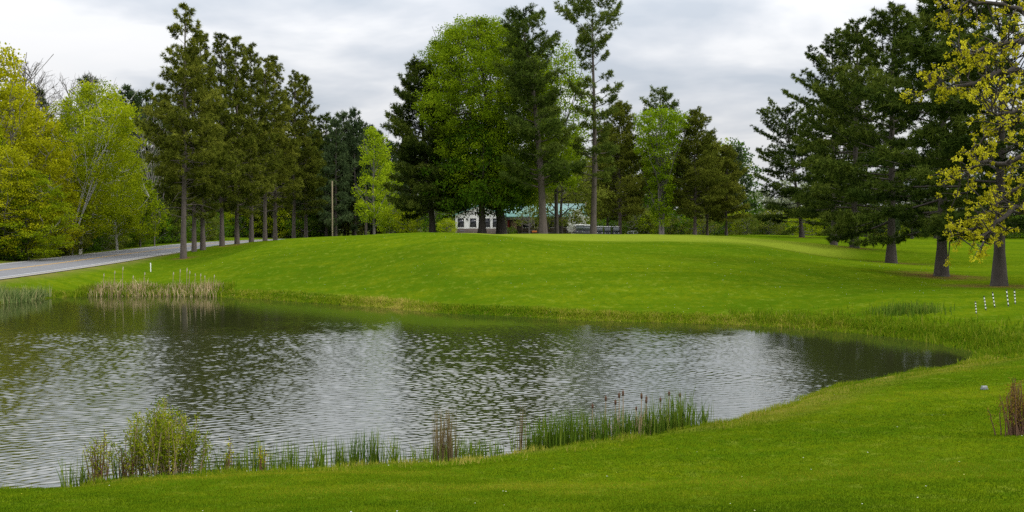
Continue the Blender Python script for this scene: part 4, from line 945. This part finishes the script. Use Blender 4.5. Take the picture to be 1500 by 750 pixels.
def window(par, x, z0, z1, w, yf):
    f = obj('window', box(x - w / 2 - .05, x + w / 2 + .05, yf - .05, yf + .02, z0 - .08, z0) + box(x - w / 2 - .05, x + w / 2 + .05, yf - .05, yf + .02, z1, z1 + .08) + box(x - w / 2 - .08, x - w / 2, yf - .05, yf + .02, z0, z1) + box(x + w / 2, x + w / 2 + .08, yf - .05, yf + .02, z0, z1), m_wall, par)
    obj('pane', box(x - w / 2, x + w / 2, yf - .012, yf + .01, z0, z1), m_glass, f)
x0, x1 = X(667, D0), X(738, D0)
wb = thing('white_building', 'white walled building with dark windows left of the teal roofed clubhouse', 'building', ((x0 + x1) / 2, D0, fz))
W2 = (x1 - x0) / 2; eave = Zp(314, D0) - fz
gable = [(-W2, .7), (W2, .7), (W2, eave), (0, eave + 1.5), (-W2, eave)]
obj('wall', prism(gable, 'y', 0, 9), m_wall, wb)
obj('plinth', box(-W2 - .03, W2 + .03, -.03, 9.03, -.6, .7), m_brown, wb)
for sg in (-1, 1):
    a = [(sg * (W2 + .5), eave - .32), (sg * (W2 + .5), eave - .16), (0, eave + 1.72), (0, eave + 1.52)]
    obj('roof', prism(a, 'y', -.5, 9.5), m_teal, wb)
cx = (x0 + x1) / 2
for px, w in [(675, 1.1), (693, 1.1), (713, 1.15), (726, 1.0)]: window(wb, X(px, D0) - cx, Zp(333, D0) - fz, Zp(320, D0) - fz, w, 0)
lm = obj('wall_lamp', box(-.08, .08, -.18, -.0, 0, .3), m_dark, wb, (X(685, D0) - cx, 0, Zp(323, D0) - fz))
x0, x1 = X(741, D0), X(857, D0); cx = (x0 + x1) / 2; W2 = (x1 - x0) / 2
ch = thing('clubhouse', 'clubhouse with broad teal metal roof above a shaded brown porch', 'building', (cx, D0 + 1, fz))
ez, rz_ = Zp(318, D0) - fz, Zp(299, D0 + 6) - fz
obj('wall', box(-W2 + .3, W2 - .3, 2.2, 11, -.4, ez - .02), m_brown, ch)
obj('fascia', box(-W2, W2, -.02, .16, ez - .45, ez - .03), plain('grey_fascia', (.16, .14, .12), .7), ch)
for sg, ya, yb in ((1, -.5, 6.2), (-1, 12.9, 6.2)):
    obj('roof', prism([(ya, ez - .02), (ya, ez + .12), (yb, rz_ + .12), (yb, rz_ - .02)], 'x', -W2 - .4, W2 + .4), m_teal, ch)
obj('gable_wall', prism([(.2, ez), (12.2, ez), (6.2, rz_ - .15)], 'x', -W2 + .1, -W2 + .3), m_brown, ch); obj('gable_wall', prism([(.2, ez), (12.2, ez), (6.2, rz_ - .15)], 'x', W2 - .3, W2 - .1), m_brown, ch)
for k in range(6):
    xx2 = -W2 + .2 + k * (2 * W2 - .4) / 5; obj('porch_post', box(xx2 - .07, xx2 + .07, .0, .14, -.1, ez - .46), m_brown, ch)
dr = obj('door', box(X(742, D0) - cx, X(746, D0) - cx, 2.12, 2.19, 0, 2.1), m_red, ch); dr['label'] = 'red door'
dr = obj('door', box(X(748, D0) - cx, X(757, D0) - cx, 2.12, 2.19, 0, 2.1), m_tan, ch); dr['label'] = 'tan double door'
for px, w in [(772, 1.5), (790, 1.5), (812, 1.6), (834, 1.6)]: window(ch, X(px, D0) - cx, .9, 2.0, w, 2.18)
# paved apron
def sheet(name, pts, mat, dz=.02, nsub=24):
    (xa, xb), (ya, yb) = pts; gx_, gy_ = np.meshgrid(np.linspace(xa, xb, nsub), np.linspace(ya, yb, nsub)); Pq = np.c_[gx_.ravel(), gy_.ravel()]
    i = (np.arange(nsub - 1)[:, None] * nsub + np.arange(nsub - 1)[None]).ravel(); return tag(obj(name, [(np.c_[Pq, ground_z(Pq) + dz], np.stack([i, i + 1, i + nsub + 1, i + nsub], -1), 0)], mat), kind='structure')
sheet('paved_apron', ((-11, 32), (174, 191.4)), m_conc, .05)
# patio furniture
def patio_table(px, d, label):
    x = X(px, d); t = thing('patio_table', label, 'table', (x, d, gz(x, d) + .05), group='dark patio tables by the clubhouse porch')
    obj('tabletop', tube([[0, 0, .72], [0, 0, .76]], [.6, .6], 20), m_dark, t); obj('leg', tube([[0, 0, .72], [0, 0, .03], [0, 0, 0]], [.04, .04, .3], 12), m_dark, t)
def patio_chair(px, d, rz, label):
    x = X(px, d); t = thing('patio_chair', label, 'chair', (x, d, gz(x, d) + .05), rz, group='dark patio chairs by the clubhouse porch')
    obj('seat', box(-.24, .24, -.24, .24, .42, .46), m_dark, t); obj('backrest', box(-.24, .24, .22, .26, .5, .95), m_dark, t)
    for sx in (-.21, .21):
        for sy, hh_ in ((-.21, .42), (.235, .5)): obj('leg', box(sx - .02, sx + .02, sy - .02, sy + .02, 0, hh_), m_dark, t)
for px in (768, 783, 806, 822):
    patio_table(px, 184, 'round dark patio table on the paving before the clubhouse porch')
    for q in (-6, 6): patio_chair(px + q, 184, R(90 if q < 0 else -90), 'dark patio chair drawn up to a round table by the porch')
def tub(px, d, z, mat, lab):
    x = X(px, d); tag(obj('tub', prism([(-.25, 0), (.25, 0), (.34, .32), (-.34, .32)], 'x', -.4, .4), mat, None, (x, d, gz(x, d) + z), bevel=.03), lab, 'tub')
tub(783, 184, .812, m_orange, 'orange tub standing on a patio table'); 
x = X(677, 182)
t = thing('waste_bin', 'brown waste bin in front of the white building', 'bin', (x, 182, gz(x, 182) - .02))
obj('body', prism([(-.3, 0), (.3, 0), (.34, 1.05), (-.34, 1.05)], 'x', -.32, .32), m_brown, t, bevel=.03); obj('lid', prism([(-.37, 1.055), (.37, 1.055), (.28, 1.2), (-.28, 1.2)], 'x', -.36, .36), m_dark, t, bevel=.02)
# fence rail before the white building
x0, x1 = X(667, 186), X(733, 186); 
t = thing('rail_fence', 'low dark rail fence along the front of the white building', 'fence', ((x0 + x1) / 2, 186, gz(0, 186)))
w2 = (x1 - x0) / 2
for k in range(6):
    xx2 = -w2 + k * 2 * w2 / 5; obj('post', box(xx2 - .06, xx2 + .06, -.06, .06, -.2, 1.0), m_brown, t)
obj('rail', box(-w2, w2, -.085, -.062, .72, .86), m_brown, t); obj('rail', box(-w2, w2, -.085, -.062, .3, .42), m_brown, t)

# golf carts
m_cart = plain('cart_dark_body', (.022, .024, .028), .6); m_seat = plain('cart_seat', (.45, .42, .36), .6); m_screen, nt, out = newmat('windscreen'); 
p = N(nt, 'ShaderNodeBsdfPrincipled', Roughness=.08); p.inputs['Base Color'].default_value = (.17, .19, .20, 1); nt.links.new(p.outputs[0], out.inputs[0])
def cart():
    t = thing('golf_cart', 'white roofed golf cart', 'golf cart', (0, 0, 0))
    body = prism([(-1.2, .28), (-1.22, .5), (-1.05, .80), (-.72, .98), (-.62, .98), (-.58, .34), (.0, .34), (.02, .62), (.75, .62), (1.15, .78), (1.2, .3)], 'x', -.58, .58)
    obj('body', body, m_cart, t)
    obj('seat', box(-.52, .52, .05, .55, .625, .76) + box(-.52, .52, .56, .66, .78, 1.15), m_seat, t, bevel=.03)
    obj('roof', prism([(-.85, 1.72), (-.80, 1.80), (.85, 1.84), (.95, 1.76), (.9, 1.72)], 'x', -.62, .62), m_white, t, bevel=.03)
    obj('windscreen', prism([(-.80, .99), (-.78, .99), (-.70, 1.71), (-.72, 1.71)], 'x', -.50, .50), m_screen, t)
    for sx in (-.55, .55):
        obj('roof_post', tube([[sx, -.78, .98], [sx, -.70, 1.72]], [.022, .022], 6), m_dark, t); obj('roof_post', tube([[sx, .72, .62], [sx, .78, 1.73]], [.022, .022], 6), m_dark, t)
    for sx in (-.5, .5):
        for yy2 in (-.85, .80):
            w = obj('wheel', tube([[sx - .10, yy2, .23], [sx + .10, yy2, .23]], [.23, .23], 16), m_black, t)
            obj('hub', tube([[sx - .105, yy2, .23], [sx + .105, yy2, .23]], [.10, .10], 10), m_white, w)
        obj('headlight', tube([[sx * .76, -1.17, .68], [sx * .76, -1.12, .70]], [.07, .07], 10), m_white, t)
    obj('steering_wheel', tube([[-.27 + .17 * math.cos(a), -.50 + .06 * math.sin(a), 1.02 + .16 * math.sin(a)] for a in np.linspace(0, 2 * PI, 14)], .015, 5, False), m_dark, t)
    return t
c0 = cart(); GC = 'golf carts parked by the clubhouse'
carts = [(849.5, 168, -.05, 'golf cart facing the green, front left of the close pair beside the tall pine trunk'), (859, 170, .05, 'golf cart facing the green, right one of the close pair beside the tall pine trunk'), (847, 180, .1, 'golf cart parked behind the close pair, only its roof showing'),
         (866, 186, .1, 'golf cart half hidden left of the tall pine trunk'), (878, 186, .0, 'golf cart just right of the tall pine trunk, partly behind it'), (890, 186, -.1, 'golf cart second right of the tall pine trunk'), (902, 186, .0, 'golf cart at the right end of the parked line')]
for i, (px, d, rz, lab) in enumerate(carts):
    x = X(px, d); loc = (x, d, gz(x, d) + .05)
    if i == 0: c0.location = loc; c0.rotation_euler.z = rz; tag(c0, lab, None, GC)
    else: dup(c0, loc, rz, 1, lab, GC)
# parked white car beyond the crest
m_carp = plain('white_car_paint', (.62, .64, .65), .3, var=.03)
x = X(934, 214); t = thing('parked_car', 'long pale car parked behind the lawn crest right of the golf carts', 'car', (x, 214, gz(x, 214) + .03))
bp_ = [(-2.2, .3), (-2.25, .62), (-2.0, .78), (-1.15, .92), (1.55, .95), (2.2, .88), (2.28, .5), (2.2, .3)]
obj('body', prism([(a, b) for a, b in bp_], 'y', -.88, .88), m_carp, t, bevel=.06)
obj('cabin', prism([(-1.1, .94), (-.4, 1.42), (1.0, 1.45), (1.6, .96)], 'y', -.76, .76), m_glass, t, bevel=.04); obj('roof', prism([(-.42, 1.43), (-.3, 1.48), (.95, 1.50), (1.05, 1.45)], 'y', -.74, .74), m_carp, t)
for sx in (-1.35, 1.4):
    for sy in (-.82, .82):
        w = obj('wheel', tube([[sx, sy - .1, .33], [sx, sy + .1, .33]], [.33, .33], 18), m_black, t); obj('rim', tube([[sx, sy - .105, .33], [sx, sy + .105, .33]], [.19, .19], 12), plain('rim_metal', (.4, .4, .42), .3, .8) if 'rim' not in M else M['rim'], w)

# ------------------------------------------------------------------ sky, sun, camera
SUN_EL, SUN_AZ = R(44), R(104)      # azimuth measured from +Y towards +X
w = bpy.data.worlds.new('World'); sc.world = w; w.use_nodes = True; nt = w.node_tree; nt.nodes.clear()
out = N(nt, 'ShaderNodeOutputWorld'); bg = N(nt, 'ShaderNodeBackground', Strength=.1)
sky = N(nt, 'ShaderNodeTexSky'); sky.sky_type = 'NISHITA'; sky.sun_disc = False; sky.sun_elevation = SUN_EL; sky.sun_rotation = SUN_AZ; sky.dust_density = 3
tc = N(nt, 'ShaderNodeTexCoord').outputs['Generated']
sep = N(nt, 'ShaderNodeSeparateXYZ'); nt.links.new(tc, sep.inputs[0])
zc = math_(nt, 'MAXIMUM', sep.outputs[2], 0.0); den = math_(nt, 'ADD', zc, .22)
cmb = N(nt, 'ShaderNodeCombineXYZ'); nt.links.new(math_(nt, 'DIVIDE', sep.outputs[0], den), cmb.inputs[0]); nt.links.new(math_(nt, 'DIVIDE', sep.outputs[1], den), cmb.inputs[1])
cv = mapping(nt, cmb.outputs[0], (.75, .85, 1), rot=(0, 0, .25), loc=(3.1, 1.7, 0))
cn = noise(nt, cv, 2.1, 5, .5, .25); cn2 = noise(nt, cv, .9, 3, .5)
cf = math_(nt, 'ADD', math_(nt, 'MULTIPLY', cn, .72), math_(nt, 'MULTIPLY', cn2, .28))
cloud = ramp(nt, cf, [(.40, (.55, .60, .67)), (.47, (.69, .72, .77)), (.53, (.86, .87, .89)), (.62, (.90, .90, .91))])
grad = math_(nt, 'MULTIPLY_ADD', zc, 2.5, .72)     # overcast dome: zenith brighter than the rim
m10 = N(nt, 'ShaderNodeVectorMath'); m10.operation = 'SCALE'; nt.links.new(cloud, m10.inputs[0]); nt.links.new(math_(nt, 'MULTIPLY', grad, 9.0), m10.inputs[3])
fin = mix(nt, .93, sky.outputs[0], m10.outputs[0]); nt.links.new(fin, bg.inputs[0]); nt.links.new(bg.outputs[0], out.inputs[0])
sl = bpy.data.lights.new('sun', 'SUN'); sl.energy = 1.5; sl.angle = R(11); sl.color = (1, .96, .90)
so = bpy.data.objects.new('sun', sl); C.objects.link(so)
sdv = Vector((math.sin(SUN_AZ) * math.cos(SUN_EL), math.cos(SUN_AZ) * math.cos(SUN_EL), math.sin(SUN_EL)))
so.rotation_euler = sdv.to_track_quat('Z', 'Y').to_euler(); so.location = (0, -20, 60)
cd = bpy.data.cameras.new('camera'); cam = bpy.data.objects.new('camera', cd); C.objects.link(cam)
cd.sensor_width = 36; cd.lens = 36 * F / 1500; cd.clip_end = 6000; cd.clip_start = .1
cam.location = (0, 0, CAMZ); cam.rotation_euler = (PI / 2 - PITCH, 0, 0); sc.camera = cam
vs = sc.view_settings; vs.view_transform = 'Standard'; vs.look = 'None'; vs.gamma = 1; vs.use_curve_mapping = False; vs.exposure = .22
cy = sc.cycles; cy.max_bounces = 6; cy.diffuse_bounces = 3; cy.glossy_bounces = 3; cy.transmission_bounces = 4; cy.sample_clamp_indirect = 6
cy.use_denoising = False
